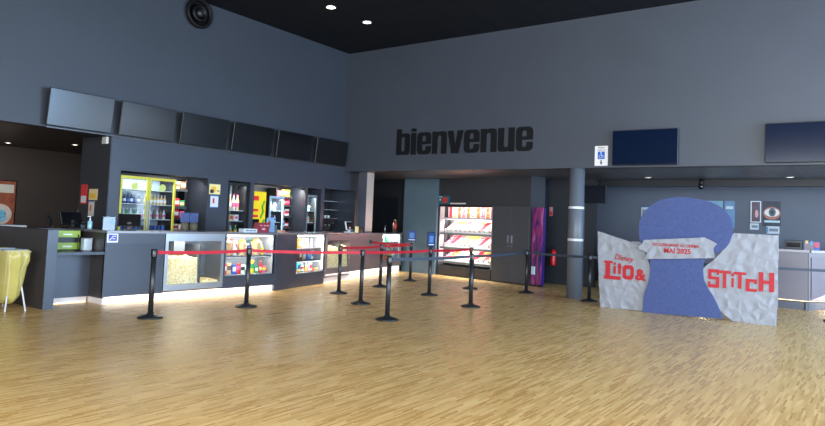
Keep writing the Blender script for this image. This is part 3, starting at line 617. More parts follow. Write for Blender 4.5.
# snack displays in the counter
def display(fr, x0, x1, z0, z1, label, shelf_z, depth=.45, power=40):
    t = thing('snack_display', label, 'display case', fr.w(x0, 0), fr.rz); W = x1-x0
    MB(mat((150, 152, 156), .5)).box(.0, .012, .02, depth, z0, z1).box(W-.012, W, .02, depth, z0, z1).box(0, W, depth, depth+.015, z0, z1).box(0.012, W-.012, .02, depth, z0, z0+.01).build('liner', t)
    MB(GLASS).box(.0, W, -.002, .004, z0, z1).build('front_pane', t)
    for z in shelf_z: MB(mat((84, 90, 100), .4)).box(.013, W-.013, .06, depth-.001, z-.02, z).box(.013, W-.013, .05, .06, z-.035, z).build('shelf', t)
    MB(LEDW).box(.03, W-.03, .03, .055, z1-.03, z1-.008).build('light_bar', t)
    if W < 1.2 and fr is FA and x0 < 2: MB(LEDW).box(W-.04, W-.015, .025, .05, z0+.05, z1-.05).build('upright_light_bar', t)
    area('display_light', fr.w((x0+x1)/2, .03, z1-.04), fr.w((x0+x1)/2, .28, z0+.2), W*.9, .03, power, (1, .94, .86))
    if depth > .3: area('display_light', fr.w((x0+x1)/2, .03, shelf_z[0]-.04), fr.w((x0+x1)/2, .28, z0), W*.9, .02, power*.35, (1, .94, .86))  # extra light without a fitting, added to brighten the lower goods
    return t
display(FM, 7.96, 9.14, .35, 1.12, 'lit snack display with popcorn cups in the straight counter front', (.72,), power=11)
wh = 'in the straight counter snack display'
rrow([('box', 'pink', 'white', (.15, .3)), ('box', 'red', 'white', (.14, .3)), ('box', 'white', 'red', (.1, .28)), ('bottle', 'yellow', 'orange', (.09, .3)), ('box', 'white', 'beige', (.09, .22)), ('box', 'turquoise', 'beige', (.16, .3)), ('box', 'white', 'turquoise', (.1, .26))], FM, 8.0, 9.1, .3, .722, 'at the back '+wh)
rrow([('cup', 'beige', 'beige', (.16, .24)), ('bottle', 'white', 'green', (.07, .2)), ('cup', 'beige', 'yellow', (.16, .24)), ('box', 'navy', 'white', (.08, .2)), ('cup', 'beige', 'orange', (.2, .26)), ('bottle', 'yellow', 'beige', (.07, .2))], FM, 8.02, 9.05, .15, .722, 'in front on the shelf '+wh)
rrow([('bag', 'red', 'white', (.11, .2)), ('bag', 'beige', 'brown', (.1, .22)), ('box', 'blue', 'white', (.1, .18)), ('bag', 'red', 'pink', (.11, .2)), ('bag', 'white', 'black', (.08, .18)), ('bag', 'green', 'white', (.11, .22)), ('bag', 'yellow', 'green', (.11, .26)), ('box', 'green', 'white', (.09, .14)), ('bottle', 'red', 'beige', (.08, .24)), ('bag', 'pink', 'yellow', (.11, .14))], FM, 8.0, 9.11, .15, .361, 'at the bottom '+wh)
t = thing('angled_counter', 'dark angled bar counter running back towards the blue-grey panel', 'counter', FA.w(0, 0), FA.rz)
MB(cf).box(0.005, .77, .01, .05, 0, 1.13).box(.16, .77, .05, .6, 0, 1.13).box(.77, 1.96, 0.01, .04, 0, .29).box(.77, 1.96, .5, .54, 0, 1.13).box(1.955, 1.995, 0.01, .6, 0, 1.13).build('front_panel', t)
MB(STEELB).box(3.3, 5.28, .01, .04, .2, 1.13).box(5.28, 5.3, .01, .2, .2, 1.13).box(6.55, 6.68, .01, .24, .2, 1.13).box(5.3, 6.55, .01, .04, .2, .37).box(2.0, 3.3, .02, .04, .12, .235).build('steel_panel', t)
MB(ctop).prismz([(.0, -.01), (4.4, -.01), (4.4, .66), (.17, .66)], 1.13, 1.165).box(4.4, 5.25, -.01, .16, 1.13, 1.165).box(5.25, 6.72, -.01, .24, 1.13, 1.165).build('worktop', t)
MB(pl).box(2.0, 6.66, .05, .07, 0, .2).build('plinth', t); MB(LEDP).box(2.03, 6.6, .035, .048, .003, .012).build('led_strip', t)
area('plinth_light', FA.w(4.35, .01, .19), FA.w(4.35, .06, 0), 4.5, .02, 8, (1, .93, .84))
display(FA, .77, 1.95, .29, 1.12, 'brightly lit snack display in the angled part of the counter', (.56, .82), power=14)
wh = 'in the angled counter snack display'
rrow([('box', 'white', 'brown', (.14, .2)), ('box', 'yellow', 'orange', (.14, .22)), ('box', 'orange', 'white', (.12, .2)), ('box', 'white', 'orange', (.12, .2)), ('bag', 'white', 'beige', (.12, .2)), ('bottle', 'clear', 'white', (.08, .2))], FA, .8, 1.85, .25, .822, 'on the top shelf '+wh)
rrow([('box', 'navy', 'white', (.12, .2)), ('box', 'brown', 'red', (.14, .2)), ('box', 'brown', 'white', (.12, .2)), ('box', 'beige', 'white', (.12, .2)), ('box', 'blue', 'turquoise', (.16, .2)), ('box', 'white', 'blue', (.1, .2))], FA, .8, 1.85, .22, .562, 'on the middle shelf '+wh)
rrow([('box', 'navy', 'white', (.13, .22)), ('box', 'blue', 'turquoise', (.13, .22)), ('box', 'turquoise', 'navy', (.13, .2)), ('bottle', 'white', 'red', (.08, .2)), ('bottle', 'clear', 'beige', (.08, .22)), ('box', 'white', 'red', (.12, .18))], FA, .8, 1.85, .25, .301, 'at the bottom '+wh)
rrow([('bag', 'yellow', 'orange', (.12, .07)), ('bag', 'red', 'yellow', (.12, .07)), ('bag', 'green', 'white', (.12, .07)), ('bag', 'orange', 'yellow', (.12, .07)), ('bag', 'pink', 'white', (.12, .07)), ('bag', 'red', 'orange', (.12, .07)), ('bag', 'yellow', 'pink', (.12, .07))], FA, .8, 1.88, .1, .301, 'in the front row '+wh)
display(FA, 5.31, 6.54, .37, 1.12, 'small lit display at the far end of the angled counter', (.66, .9), depth=.2, power=14)
wh = 'in the far end display'
rrow([('box', 'white', 'beige', (.14, .18)), ('box', 'green', 'turquoise', (.18, .17)), ('box', 'white', 'green', (.12, .16)), ('bottle', 'clear', 'white', (.09, .18))], FA, 5.4, 6.4, .12, .902, 'on the top shelf '+wh)
rrow([('box', 'brown', 'white', (.13, .16)), ('box', 'white', 'black', (.13, .16)), ('bag', 'beige', 'white', (.14, .18))], FA, 5.4, 6.4, .12, .662, 'on the middle shelf '+wh)
rrow([('bag', 'orange', 'yellow', (.16, .14)), ('bag', 'red', 'orange', (.16, .14)), ('bag', 'yellow', 'green', (.16, .18)), ('box', 'white', 'green', (.14, .18))], FA, 5.4, 6.4, .1, .381, 'at the bottom '+wh)

# ------------------------------------------------------------------ on the counter
def monitor(loc, rz, w_, h_, label, tilt=15, screen=BLACKG, back=BLACK, name='till_monitor', cat='monitor'):
    t = thing(name, label, cat, loc, rz)
    MB(back).box(-.11, .11, -.08, .1, 0, .02, .004).box(-.03, .03, -.01, .03, .02, .14).build('stand', t)
    MB(back).at(0, 0, .06, 0, R_(-tilt)).box(-w_/2, w_/2, -.015, .02, 0, h_, .006).build('housing', t)
    MB(screen).at(0, 0, .06, 0, R_(-tilt)).box(-w_/2+.012, w_/2-.012, -.018, -.0155, .012, h_-.012).build('screen', t)
    return t
def cw(px, y, Y): p = on(px, y, 1, Y); return p
p = cw(72, 226, 10.85); monitor((p.x, 10.85, 1.165), R_(12), .4, .22, 'black till monitor tilted back on the counter beside the left passage', 18)
p = cw(129, 228, 10.2); monitor((p.x, 10.2, 1.165), R_(-25), .36, .22, 'black till monitor on the straight counter in front of the yellow-framed fridges', 10)
p = on(357, 228, 1, 10.95); q = FA.w(3.62, .22); monitor((q.x, q.y, 1.165), FA.rz, .34, .22, 'white-backed till monitor on the angled counter', 12, BLACKG, mat((200, 204, 210), .4))
q = FA.w(4.15, .25); t = thing('receipt_printer', 'black receipt printer beside the white-backed till', 'printer', (q.x, q.y, 1.165), FA.rz)
MB(BLACK).box(-.14, .14, -.1, .12, 0, .15, .015).build('body', t); MB(mat((222, 206, 150), .5)).box(-.2, -.15, -.1, -.02, 0, .16).build('paper_card', t)
# clutter on the left counter
t = thing('card_terminal', 'small dark card terminal on a curved stand left of the tilted till', 'card terminal', (cw(51, 226, 10.8).x, 10.8, 1.165), R_(20))
MB(BLACK).at(0, 0, 0).lathe([(.07, 0), (.07, .012), (.015, .02), (.015, .09)], 14).build('stand', t); MB(BLACK).at(0, 0, .08, 0, R_(-35)).box(-.04, .04, -.015, .015, 0, .15, .006).build('body', t)
t = thing('arm_microphone', 'thin metal microphone arm on the counter in front of the dark side wall', 'microphone', (cw(77.5, 226, 11.0).x, 11.0, 1.165), 0)
MB(BLACK).lathe([(.06, 0), (.06, .015), (.01, .02)], 14).build('foot', t); MB(STEEL).tube([(0, 0, .015), (.0, 0, .12), (-.02, 0, .2), (-.01, 0, .32)], .008).build('arm', t)
t = thing('hand_gel_bottle', 'clear pump bottle of pale blue hand gel on the counter', 'bottle', (cw(89.5, 229, 10.75).x, 10.75, 1.165), 0)
MB(mat((150, 200, 212), .15)).lathe([(.035, 0), (.038, .01), (.038, .12), (.015, .145)], 14).build('body', t); MB(WHITE).lathe([(.014, .145), (.014, .17), (.006, .175), (.006, .2)], 12).box(-.045, .008, -.008, .008, .2, .212).build('pump', t)
t = thing('desk_telephone', 'dark telephone and tangled black accessories beside the hand gel bottle', 'telephone', (cw(86, 227, 10.8).x, 10.8, 1.165), 0)
MB(BLACK).prism([(-.09, 0), (.09, 0), (.09, .03), (-.09, .07)], 0, .2).build('body', t); MB(BLACK).tube([(-.07, .02, .09), (-.04, .02, .11), (.05, .02, .09), (.08, .02, .06)], .018).build('handset', t)
# under-counter shelf things
t = thing('drawer_unit', 'lime green and black drawer unit standing behind the low counter shelf', 'drawer unit', (4.98, 10.45, .835), 0)
MB(BLACK).box(0, .5, 0, .35, 0, .31).build('carcass', t)
for i in range(2):
    d = MB(mat((142, 170, 62), .45)).box(.01, .49, -.012, 0, .01+i*.19, .115+i*.19).build('drawer', t); MB(WHITE).box(.22, .36, -.018, -.012, .045+i*.19, .065+i*.19).build('handle', d)
t = thing('steel_jug', 'pale steel jug with a handle on the low counter shelf', 'jug', (5.52, 10.3, .83), 0)
MB(mat((185, 198, 208), .3, metal=.3)).box(-.08, .06, -.06, .06, 0, .2, .015).build('body', t); MB(mat((190, 196, 200), .3, metal=.5)).tube([(.06, 0, .19), (.12, 0, .2), (.14, 0, .1), (.13, 0, .0)], .012).build('handle', t)
t = thing('desk_microphone', 'thin black desk microphone standing on the low counter shelf', 'microphone', (5.28, 10.12, .83), 0)
MB(BLACK).lathe([(.05, 0), (.05, .012), (.008, .02), (.006, .22), (.012, .23), (.012, .26)], 12).build('stem', t)
t = thing('flyer_holder', 'clear flyer holder with a blue card at the left end of the front counter', 'flyer holder', (5.68, 9.98, 1.165), 0)
MB(glass((214, 224, 230), .07)).box(-.1, .1, 0, .004, 0, .22).build('clear_pocket', t); MB(mat((120, 130, 146), .4)).box(-.095, .095, .005, .008, .005, .2).build('grey_leaflet', t); MB(mat((40, 150, 220), .4)).box(.03, .08, .001, .0045, .1, .18).build('blue_card', t)
t = thing('payment_sticker', 'white and blue access sticker on the counter front beneath the flyer holder', 'sticker', (5.71, 9.899, .98), 0)
MB(mat((222, 224, 236), .4)).box(-.09, .09, -.003, 0, 0, .14).build('sheet', t); MB(mat((40, 52, 160), .4)).box(-.07, .07, -.005, -.003, .025, .125).build('blue_square', t)
b = MB(WHITE); b.stroke([(-.05, .04), (-.01, .08), (.0, .1), (.05, .1)], .012, -.007, -.005); b.stroke([(.0, .06), (.04, .06)], .012, -.007, -.005); b.build('white_symbol', t)
# mid counter: flyer rack on snack side, red box, posters, white tray
t = thing('tray', 'white tray with dark slots on the counter above the straight snack display', 'tray', (8.62, 10.1, 1.165), 0)
MB(mat((200, 210, 225), .4)).box(-.17, .17, -.08, .08, 0, .07, .006).build('body', t); MB(DARK).box(-.12, -.05, -.083, -.08, .025, .045).box(-.03, .04, -.083, -.08, .025, .045).box(.06, .13, -.083, -.08, .025, .045).build('slots', t)
t = thing('leaflet_box', 'dark red slanted box of leaflets on the counter above the straight snack display', 'box', (8.98, 10.12, 1.165), 0)
MB(mat((126, 34, 44), .45)).prism([(-.2, 0), (.16, 0), (.2, .2), (-.13, .2)], -.04, .06).build('body', t)
b = MB(mat((200, 150, 160), .5)); 
for i, x in enumerate((-.08, .02, .1)): b.box(x, x+.06, -.043, -.04, .13, .15)
b.box(-.02, .06, -.043, -.04, .05, .09); b.build('printed_marks', t)
t = thing('counter_display_card', 'pale blue promotional card stand on the counter corner', 'card stand', (9.3, 10.2, 1.165), R_(8))
MB(mat((120, 160, 190), .45, var=.2, scale=14)).box(-.13, .12, 0, .01, 0, .19).box(-.1, .13, .03, .04, .05, .3).build('card', t); MB(mat((150, 60, 60), .45)).disc(-.02, .2, .035, .05, .024, .03, 12).build('printed_figure', t)
MB(mat((90, 100, 115), .4)).box(-.13, .16, -.03, .1, 0, .01).box(.13, .16, -.03, .1, 0, .15).build('holder', t)
t = thing('wood_box', 'small pale wooden box on the angled counter beside the card stand', 'box', FA.w(.45, .25, 1.165), FA.rz)
MB(mat((190, 150, 120), .5)).box(-.12, .12, -.05, .05, 0, .05, .004).build('body', t); MB(mat((200, 90, 80), .5)).box(-.0, .1, -.053, -.05, .01, .04).build('label_strip', t)
# two blue cup dispensers in front of the snack rack
for i, x in enumerate((8.3, 8.52)):
    if i == 0:
        t = thing('leaflet_stand', 'x', 'leaflet stand', (0, 0, 0)); MB(mat((70, 84, 130), .45, var=.5, scale=30)).box(-.1, .1, 0, .02, .22, .42).build('leaflet', t)
        MB(mat((92, 88, 70), .5, var=.4, scale=20)).lathe([(.06, 0), (.085, .1), (.07, .2), (.03, .22)], 14).build('basket', t); ls = t
    else: t = copy_tree(ls)
    t.location = (x, YL-.25, 1.08); tag(t, 'blue printed leaflet over a woven basket before the snack rack, the %s of the two' % ('left' if i == 0 else 'right'), 'leaflet stand', 'leaflet stands before the snack rack')
tag(MB(DARK).box(8.15, 8.75, YL-.45, YL-.02, 0, 1.08).build('low_cabinet'), 'dark low cabinet behind the bar under the leaflet baskets', 'cabinet')
# kettle at the far end
t = thing('juice_dispenser', 'chrome domed dispenser with a red filling at the far end of the angled counter', 'dispenser', FA.w(6.35, .12, 1.165), FA.rz)
MB(BLACK).lathe([(.09, 0), (.09, .06), (.05, .08)], 16).build('foot', t); MB(mat((150, 40, 36), .3)).lathe([(.05, .08), (.07, .14), (.07, .26), (.03, .32)], 16).build('filling', t)
b = MB(mat((200, 190, 160), .2, metal=.7)); b.tube([(-.1, 0, 0)]+[(.1*math.cos(R_(a)), 0, .28+.1*math.sin(R_(a))) for a in range(180, -1, -20)]+[(.1, 0, .0)], .012); b.build('chrome_arch', t)
q = FA.w(5.6, .1, 1.165); t = thing('tap_tower', 'thin dark tap on the far part of the angled counter', 'tap', q, FA.rz); MB(STEEL).lathe([(.02, 0), (.02, .2)], 10).build('column', t); MB(BLACK).box(-.012, .012, -.06, .02, .2, .23).build('lever', t)
# trash bag stand
t = thing('waste_bag_stand', 'folding metal stand holding a yellow translucent rubbish bag by the dark end panel', 'waste bin', (4.24, 10.33, 0), 0)
whm = mat((205, 208, 210), .4)
for y in (-.42, .3):
    MB(whm).tube([(-.02, y*.9, .85), (.08 if y < 0 else -.1, y*.55 if y < 0 else y, .5), (.0, y*.82, 0)], .012).build('leg', t)
for y in (-.42, .3):
    MB(whm).tube([(.24, y*.9, .85), (.2, y*.62, .5), (.24, y, 0)], .012).build('leg', t)
MB(whm).tube([(-.03, -.42, .85), (.25, -.42, .85), (.25, .32, .85), (-.03, .32, .85), (-.03, -.42, .85)], .012).build('hoop', t)
MB(mat((120, 130, 138), .4)).box(-.05, .27, -.3, -.22, .855, .875).box(-.05, .27, .1, .18, .855, .875).build('clip', t)
M = bpy.data.materials.new('yellow_film'); M.use_nodes = True; bb = M.node_tree.nodes['Principled BSDF']; bb.inputs['Base Color'].default_value = (*lin((206, 194, 110)), 1); bb.inputs['Alpha'].default_value = .62; bb.inputs['Roughness'].default_value = .25
n = 40; vs = []; prof = [(.87, 1.03), (.85, 1.06), (.7, 1.05), (.62, .92), (.4, .8), (.2, .7), (.12, .5), (.09, .05)]
for z, s in prof:
    for k in range(n):
        a = 2*math.pi*k/n; ca, sa = math.cos(a), math.sin(a); q = (abs(ca)**6+abs(sa)**6)**(-1/6)
        wr = 1+.07*noise.noise(Vector((ca*3, sa*3, z*3)))*(1 if z < .84 else .2)+.03*math.sin(a*9+z*5)*(1 if z < .84 else .3)
        vs.append((.11+.155*ca*q*s*wr, -.05+.385*sa*q*s*wr, z+.02*math.sin(a*5)*(z < .86)))
b = MB(M); b.add(vs, [(i*n+k, i*n+(k+1) % n, (i+1)*n+(k+1) % n, (i+1)*n+k) for i in range(len(prof)-1) for k in range(n)], True); b.build('bag', t)

# ------------------------------------------------------------------ queue posts and belts
POSTS = dict(A=(150, 318), B=(246, 307), C=(338.5, 293.5), M=(360.5, 304), L=(380, 287), D=(387, 320), E=(410, 279.7), F=(429, 295.3), K=(470, 288.8), G=(470.5, 307), H=(526, 293), I=(589, 300.7), J=(834, 322))
LBL = dict(A='at the left end of the red belt, before the popcorn warmer', B='second along the red belt, before the straight snack display', C='at the start of the short red belt, before the small popcorn warmer',
           M='third along the long red belt, just left of the nearest post', L='by the angled counter, joining two short red belts', D='nearest of the black posts to the viewer, where the slate belt starts',
           E='carrying a blue sign, farthest, in front of the blue-grey panel', F='carrying a thin edge-on blue sign', K='farther one before the sweets shelves, ending the long red belt',
           G='nearer post before the sweets shelves, on the slate belt', H='before the double cupboard doors, between the sweets and the purple cabinet', I='just right of the round column', J='at the right picture edge, only its base edge in view')
def post_master():
    t = thing('barrier_post', 'x', 'barrier post')
    MB(POST).lathe([(.175, 0), (.178, .012), (.165, .025), (.10, .042), (.05, .055), (.045, .075)], 32).build('base', t)
    MB(POST).lathe([(.036, .06), (.036, .86)], 20).build('pole', t)
    c = MB(mat((16, 18, 21), .3)).lathe([(.043, .855), (.045, .865), (.045, .955), (.038, .968)], 20).build('belt_head', t)
    return t
pm = post_master(); POS = {}; PT = {}
for i, k in enumerate(POSTS):
    p = on(*POSTS[k], 2, 0)
    if k == 'I': p = p*(13.3/p.x)
    if k == 'E': p = Vector((13.6, p.y*13.6/p.x, 0))
    t = pm if i == 0 else copy_tree(pm)
    t.location = (p.x, p.y, 0); POS[k] = p; PT[k] = t
    tag(t, 'black barrier post '+LBL[k], 'barrier post', 'barrier posts of the queue')
def belt(a, c, mt, sag=.015, pb=None, end=None, za=.92, zb=.92, hh=.05):
    pa = POS[a] if isinstance(a, str) else a; pb = POS[c] if isinstance(c, str) else c
    d = (pb-pa); d.z = 0; L = d.length; u = d/L
    b = MB(mt); n = 12; vs = []
    for i in range(n+1):
        s = i/n; q = u*(.05+(L-.1)*s); z = za+(zb-za)*s-sag*4*s*(1-s); nrm = Vector((-u.y, u.x, 0))*.001
        for zz in (z-hh/2, z+hh/2):
            for sg in (-1, 1): vs.append((q.x+nrm.x*sg, q.y+nrm.y*sg, zz))
    fs = []
    for i in range(n):
        o = i*4
        fs += [(o, o+4, o+6, o+2), (o+1, o+3, o+7, o+5), (o, o+1, o+5, o+4), (o+2, o+6, o+7, o+3)]
    b.add(vs, fs); o = b.build('belt', PT[a] if isinstance(a, str) else None)
    o['label'] = 'red belt' if mt is RED else 'slate blue belt'
    return o
for a, c in (('A', 'B'), ('B', 'M'), ('M', 'F'), ('F', 'K'), ('C', 'L'), ('L', 'E')): belt(a, c, RED)
for a, c in (('D', 'G'), ('G', 'H'), ('H', 'I'), ('I', 'J')): belt(a, c, BELT)
wp = FA.w(4.45, -.02, .93)
t = thing('belt_clip', 'small black belt clip fixed to the front of the angled counter', 'belt clip', FA.w(4.45, 0.005, .93), FA.rz)
MB(BLACK).box(-.05, .05, -.05, 0, -.04, .04, .006).build('housing', t)
belt('E', Vector((wp.x, wp.y, 0)), RED)
def qsign(p, rz, label, w_=.2, h_=.27):
    t = thing('queue_sign', label, 'sign', (p.x, p.y, .969), rz)
    MB(BLACK).box(-.02, .02, -.01, .01, 0, .03).box(-w_/2-.02, w_/2+.02, -.004, .016, .03, .03+h_+.04, .004).build('frame', t)
    s = MB(mat((14, 50, 112), .7)).box(-w_/2, w_/2, -.007, -.0041, .05, .05+h_).build('sheet', t)
    b = MB(mat((74, 112, 160), .7)).box(-.06, .06, -.009, -.007, .12, .26); b.build('pictogram', s)
    MB(WHITE).box(-.08, .08, -.009, -.007, .07, .085).build('text_line', s)
qsign(POS['E'], R_(-48), 'blue queue sign facing the viewer on top of the post before the blue-grey panel', .2, .26)
qsign(POS['F'], R_(-8), 'blue queue sign turned nearly edge-on on top of its post', .2, .27)

# ------------------------------------------------------------------ sweets unit
g = thing('sweets_unit', 'brightly lit pick and mix sweets unit recessed in the dark cupboard wall', 'sweets display', FW.w(.1, 0), FW.rz)
pale = mat((226, 224, 222), .45)
MB(mat((150, 140, 140), .35)).box(.0, .02, .0, .6, .3, 2.02).build('side_panel', g)
MB(mat((150, 140, 140), .35)).box(2.02, 2.04, 0, .6, .3, 2.02).build('side_panel', g)
MB(pale).box(.02, 2.02, .59, .61, .3, 2.0).build('back_panel', g)
LV = (.42, .83, 1.24, 1.68)
for z in LV:
    s = MB(mat((120, 124, 130), .4)).box(.021, 2.019, .04 if z < 1.6 else .2, .589, z-.04, z-.01).box(.021, 2.019, .02 if z < 1.6 else .18, .04 if z < 1.6 else .2, z-.06, z).build('shelf', g)
    if z > .5:
        MB(LEDW).box(.1, 1.95, .06 if z < 1.6 else .21, .08 if z < 1.6 else .23, z-.052, z-.0405).build('light_bar', g)
        area('sweets_light', FW.w(1.12, .05 if z < 1.6 else .12, z-.07), FW.w(1.12, .32, z-.42), 1.85, .03, 30, (1, .95, .92))
area('sweets_light', FW.w(1.12, .03, 1.99), FW.w(1.12, .3, 1.7), 1.85, .03, 11, (1, .95, .92))
MB(BLACK).box(.0, 2.04, -.01, .0, 1.995, 2.03).build('head_rail', g)
mixes = [('red and pink', [(214, 40, 60), (236, 120, 150), (240, 200, 205), (190, 20, 40)]), ('yellow and orange', [(240, 200, 70), (236, 140, 50), (250, 230, 150), (226, 90, 50)]), ('white and pink', [(245, 235, 232), (240, 180, 190), (230, 220, 215), (225, 110, 130)]),
         ('brown and orange', [(150, 80, 40), (200, 120, 60), (110, 60, 40), (226, 160, 90)]), ('green and yellow', [(120, 180, 90), (230, 220, 110), (200, 220, 160), (240, 240, 200)]), ('red', [(210, 20, 40), (180, 10, 30), (230, 60, 70), (200, 30, 40)]), ('multicoloured', [(230, 60, 70), (240, 210, 90), (100, 150, 220), (245, 240, 235)])]
# tubes
tubes = ['red', 'green and yellow', 'brown and orange', 'red and pink', 'brown and orange', 'multicoloured', 'brown and orange', 'red and pink', 'brown and orange', 'red']
dm = dict(mixes); tp = {}
lidm = mat((214, 214, 216), .4)
for i, mname in enumerate(tubes):
    lx = .33+i*.178+(.03 if i > 4 else 0)
    if mname not in tp:
        t = thing('sweets_tube', 'x', 'sweets container')
        MB(speckle(dm[mname], 38)).box(-.068, .068, 0, .2, .0, .31, .01).build('sweets', t)['kind'] = 'stuff'
        MB(lidm).box(-.084, -.069, -.006, .2, 0, .31).box(.069, .084, -.006, .2, 0, .31).build('casing', t); tp[mname] = t
    else: t = copy_tree(tp[mname])
    t.location = FW.w(lx, .22, LV[3]-.009); t.rotation_euler = (0, 0, FW.rz)
    tag(t, 'upright dispenser of %s sweets in the top row of the sweets unit' % mname, 'sweets container', 'dispensers of %s sweets in the top row' % mname)
# bins
bp_ = {}
for r, z in enumerate(LV[:3]):
    rn = ('bottom', 'middle', 'upper')[r]
    for i in range(10):
        mname, cols = mixes[(i*3+r*2+i//4) % 7]
        if r == 1: mname, cols = mixes[(0, 5, 0, 1, 1, 1, 0, 5, 2, 3)[i]]
        if r == 2: mname, cols = mixes[(2, 1, 1, 0, 2, 2, 1, 5, 2, 6)[i]]
        if mname not in bp_:
            t = thing('sweets_bin', 'x', 'sweets bin')
            MB(pale).prism([(-.085, 0), (.085, 0), (.085, .1), (-.085, .1)], .0, .008).box(-.088, -.08, .0, .42, 0, .12).box(.08, .088, 0, .42, 0, .12).box(-.088, .088, 0, .42, 0, .006).build('tray', t)
            b = MB(speckle(cols, 34)); nx, ny = 6, 8; vs = []
            for j in range(ny+1):
                for k2 in range(nx+1):
                    yy = .01+.4*j/ny; vs.append((-.079+.158*k2/nx, yy, .085+.26*(j/ny)**1.0+.02*noise.noise(Vector((k2*.8, j*.8, i)))))
            b.add(vs, [(j*(nx+1)+k2, j*(nx+1)+k2+1, (j+1)*(nx+1)+k2+1, (j+1)*(nx+1)+k2) for j in range(ny) for k2 in range(nx)], True)
            o = b.build('sweets', t); o['kind'] = 'stuff'
            MB(mat((120, 110, 112), .4)).at(.03, .0, .06, 0, R_(30)).box(-.012, .012, -.03, .0, 0, .08, .004).build('scoop', t)
            bp_[mname] = t
        else: t = copy_tree(bp_[mname])
        t.location = FW.w(.1+.22+i*.183, .1, z-.009); t.rotation_euler = (0, 0, FW.rz)
        tag(t, 'open bin of %s sweets on the %s shelf of the sweets unit' % (mname, rn), 'sweets bin', '%s shelf bins of %s sweets' % (rn, mname))
MB(DARK).box(.0, 2.04, -.012, 0, .06, .29).build('base_panel', g)
for x in (.68, 1.36): MB(BLACK).box(x-.004, x+.004, -.014, -.012, .06, .29).build('panel_joint', g)
a = thing('wall_notice', 'teal notice with a red picture at the top left of the sweets unit', 'notice', FW.w(.04, -.002, 2.06), FW.rz)
MB(mat((34, 100, 112), .4)).box(-.02, .46, -.008, 0, 0, .25).build('sheet', a); MB(mat((190, 60, 60), .4, var=.3, scale=14)).box(.14, .36, -.01, -.008, .04, .2).build('picture', a); MB(WHITE).box(.02, .14, -.01, -.008, .2, .22).disc(.06, .13, .025, .03, -.01, -.008).build('printed_mark', a)
a = thing('strip_light', 'short bright strip light above the sweets unit', 'strip light', FW.w(.82, -.001, 2.065), FW.rz)
MB(mat((225, 222, 214), .35)).box(-.28, .32, -.03, 0, 0, .035, .004).build('housing', a)
# cupboard doors
a = thing('cupboard', 'tall dark double-door cupboard right of the sweets unit', 'cupboard', FW.w(2.16, 0), FW.rz)
for i, (x0, x1) in enumerate(((.0, .615), (.625, 1.24))):
    d = MB(mat((62, 65, 72), .45, var=.04)).box(x0, x1, 0, .022, .03, 2.02, .003).build('door', a)
    hx = x1-.06 if i == 0 else x0+.06
    MB(STEEL).box(hx-.012, hx+.012, -.03, -.0, 1.05, 1.25).build('handle', d); MB(STEEL).at(0, 0, 0).disc(hx, .97, .014, .014, -.006, -.0, 12).build('lock', d)
MB(BLACK).box(0, 1.24, .012, .028, 0, .03).build('plinth', a)
# purple cabinet
Mp = bpy.data.materials.new('purple_print'); Mp.use_nodes = True; nt_ = Mp.node_tree; bb = nt_.nodes['Principled BSDF']
tc = nt_.nodes.new('ShaderNodeTexCoord'); mpn = nt_.nodes.new('ShaderNodeMapping'); mpn.inputs['Scale'].default_value = (5, 5, 1.1); nz = nt_.nodes.new('ShaderNodeTexNoise'); nz.inputs['Scale'].default_value = 1.4; nz.inputs['Distortion'].default_value = 1.2
cr = nt_.nodes.new('ShaderNodeValToRGB'); el = cr.color_ramp.elements
el[0].position = .3; el[0].color = (*lin((26, 16, 66)), 1); el[1].position = .72; el[1].color = (*lin((170, 120, 170)), 1)
for p_, c_ in ((.42, (66, 26, 104)), (.5, (130, 26, 92)), (.6, (140, 54, 112))): e = el.new(p_); e.color = (*lin(c_), 1)
nt_.links.new(tc.outputs['Object'], mpn.inputs[0]); nt_.links.new(mpn.outputs[0], nz.inputs['Vector']); nt_.links.new(nz.outputs['Fac'], cr.inputs['Fac']); nt_.links.new(cr.outputs['Color'], bb.inputs['Base Color']); bb.inputs['Roughness'].default_value = .25
a = thing('photo_booth_cabinet', 'tall narrow cabinet with a purple and pink cloudy print', 'cabinet', FW.w(3.64, .05), FW.rz)
MB(Mp).box(-.19, .14, 0, .03, .04, 2.0, .006).build('printed_front', a)
MB(mat((50, 26, 104), .3)).box(-.185, .15, .031, .11, .04, 1.98).build('body', a)
MB(mat((190, 200, 215), .4)).box(-.14, -.05, -.05, -.001, .3, .5).build('leaflet_pocket', a); MB(BLACK).box(-.18, .14, .01, .1, 0, .04).build('foot', a)
MB(mat((60, 40, 80), .4)).prism([(-.08, .86), (.05, .80), (.1, .88), (.0, .95)], -.012, -.001).build('printed_emblem', a)
a = thing('fire_extinguisher', 'red fire extinguisher on the dark wall behind the purple cabinet', 'fire extinguisher', (16.44, 7.03, .5), 0)
MB(mat((200, 20, 28), .35)).lathe([(.07, 0), (.075, .02), (.075, .36), (.03, .43)], 18).build('cylinder', a); MB(BLACK).lathe([(.025, .43), (.02, .48)], 12).box(-.1, .02, -.015, .015, .48, .51).build('valve', a); MB(BLACK).tube([(-.02, 0, .46), (-.1, 0, .4), (-.11, 0, .2)], .012).build('hose', a); MB(STEEL).box(.0, .1, -.04, .04, .1, .13).build('bracket', a)
nt('small white and red safety sign on the dark wall beside the purple cabinet', 16.545, (549.5, 207, 553, 216), mat((160, 120, 130), .5), [('red_field', redm, 'r', (-.4, .4, .1, .5))], name='safety_sign')
struct('trim_2', MB(mat((70, 76, 84), .4)).box(16.5, 16.548, 6.44, 6.46, 0, 2.2).box(16.5, 16.548, 6.22, 6.24, 0, 2.2))

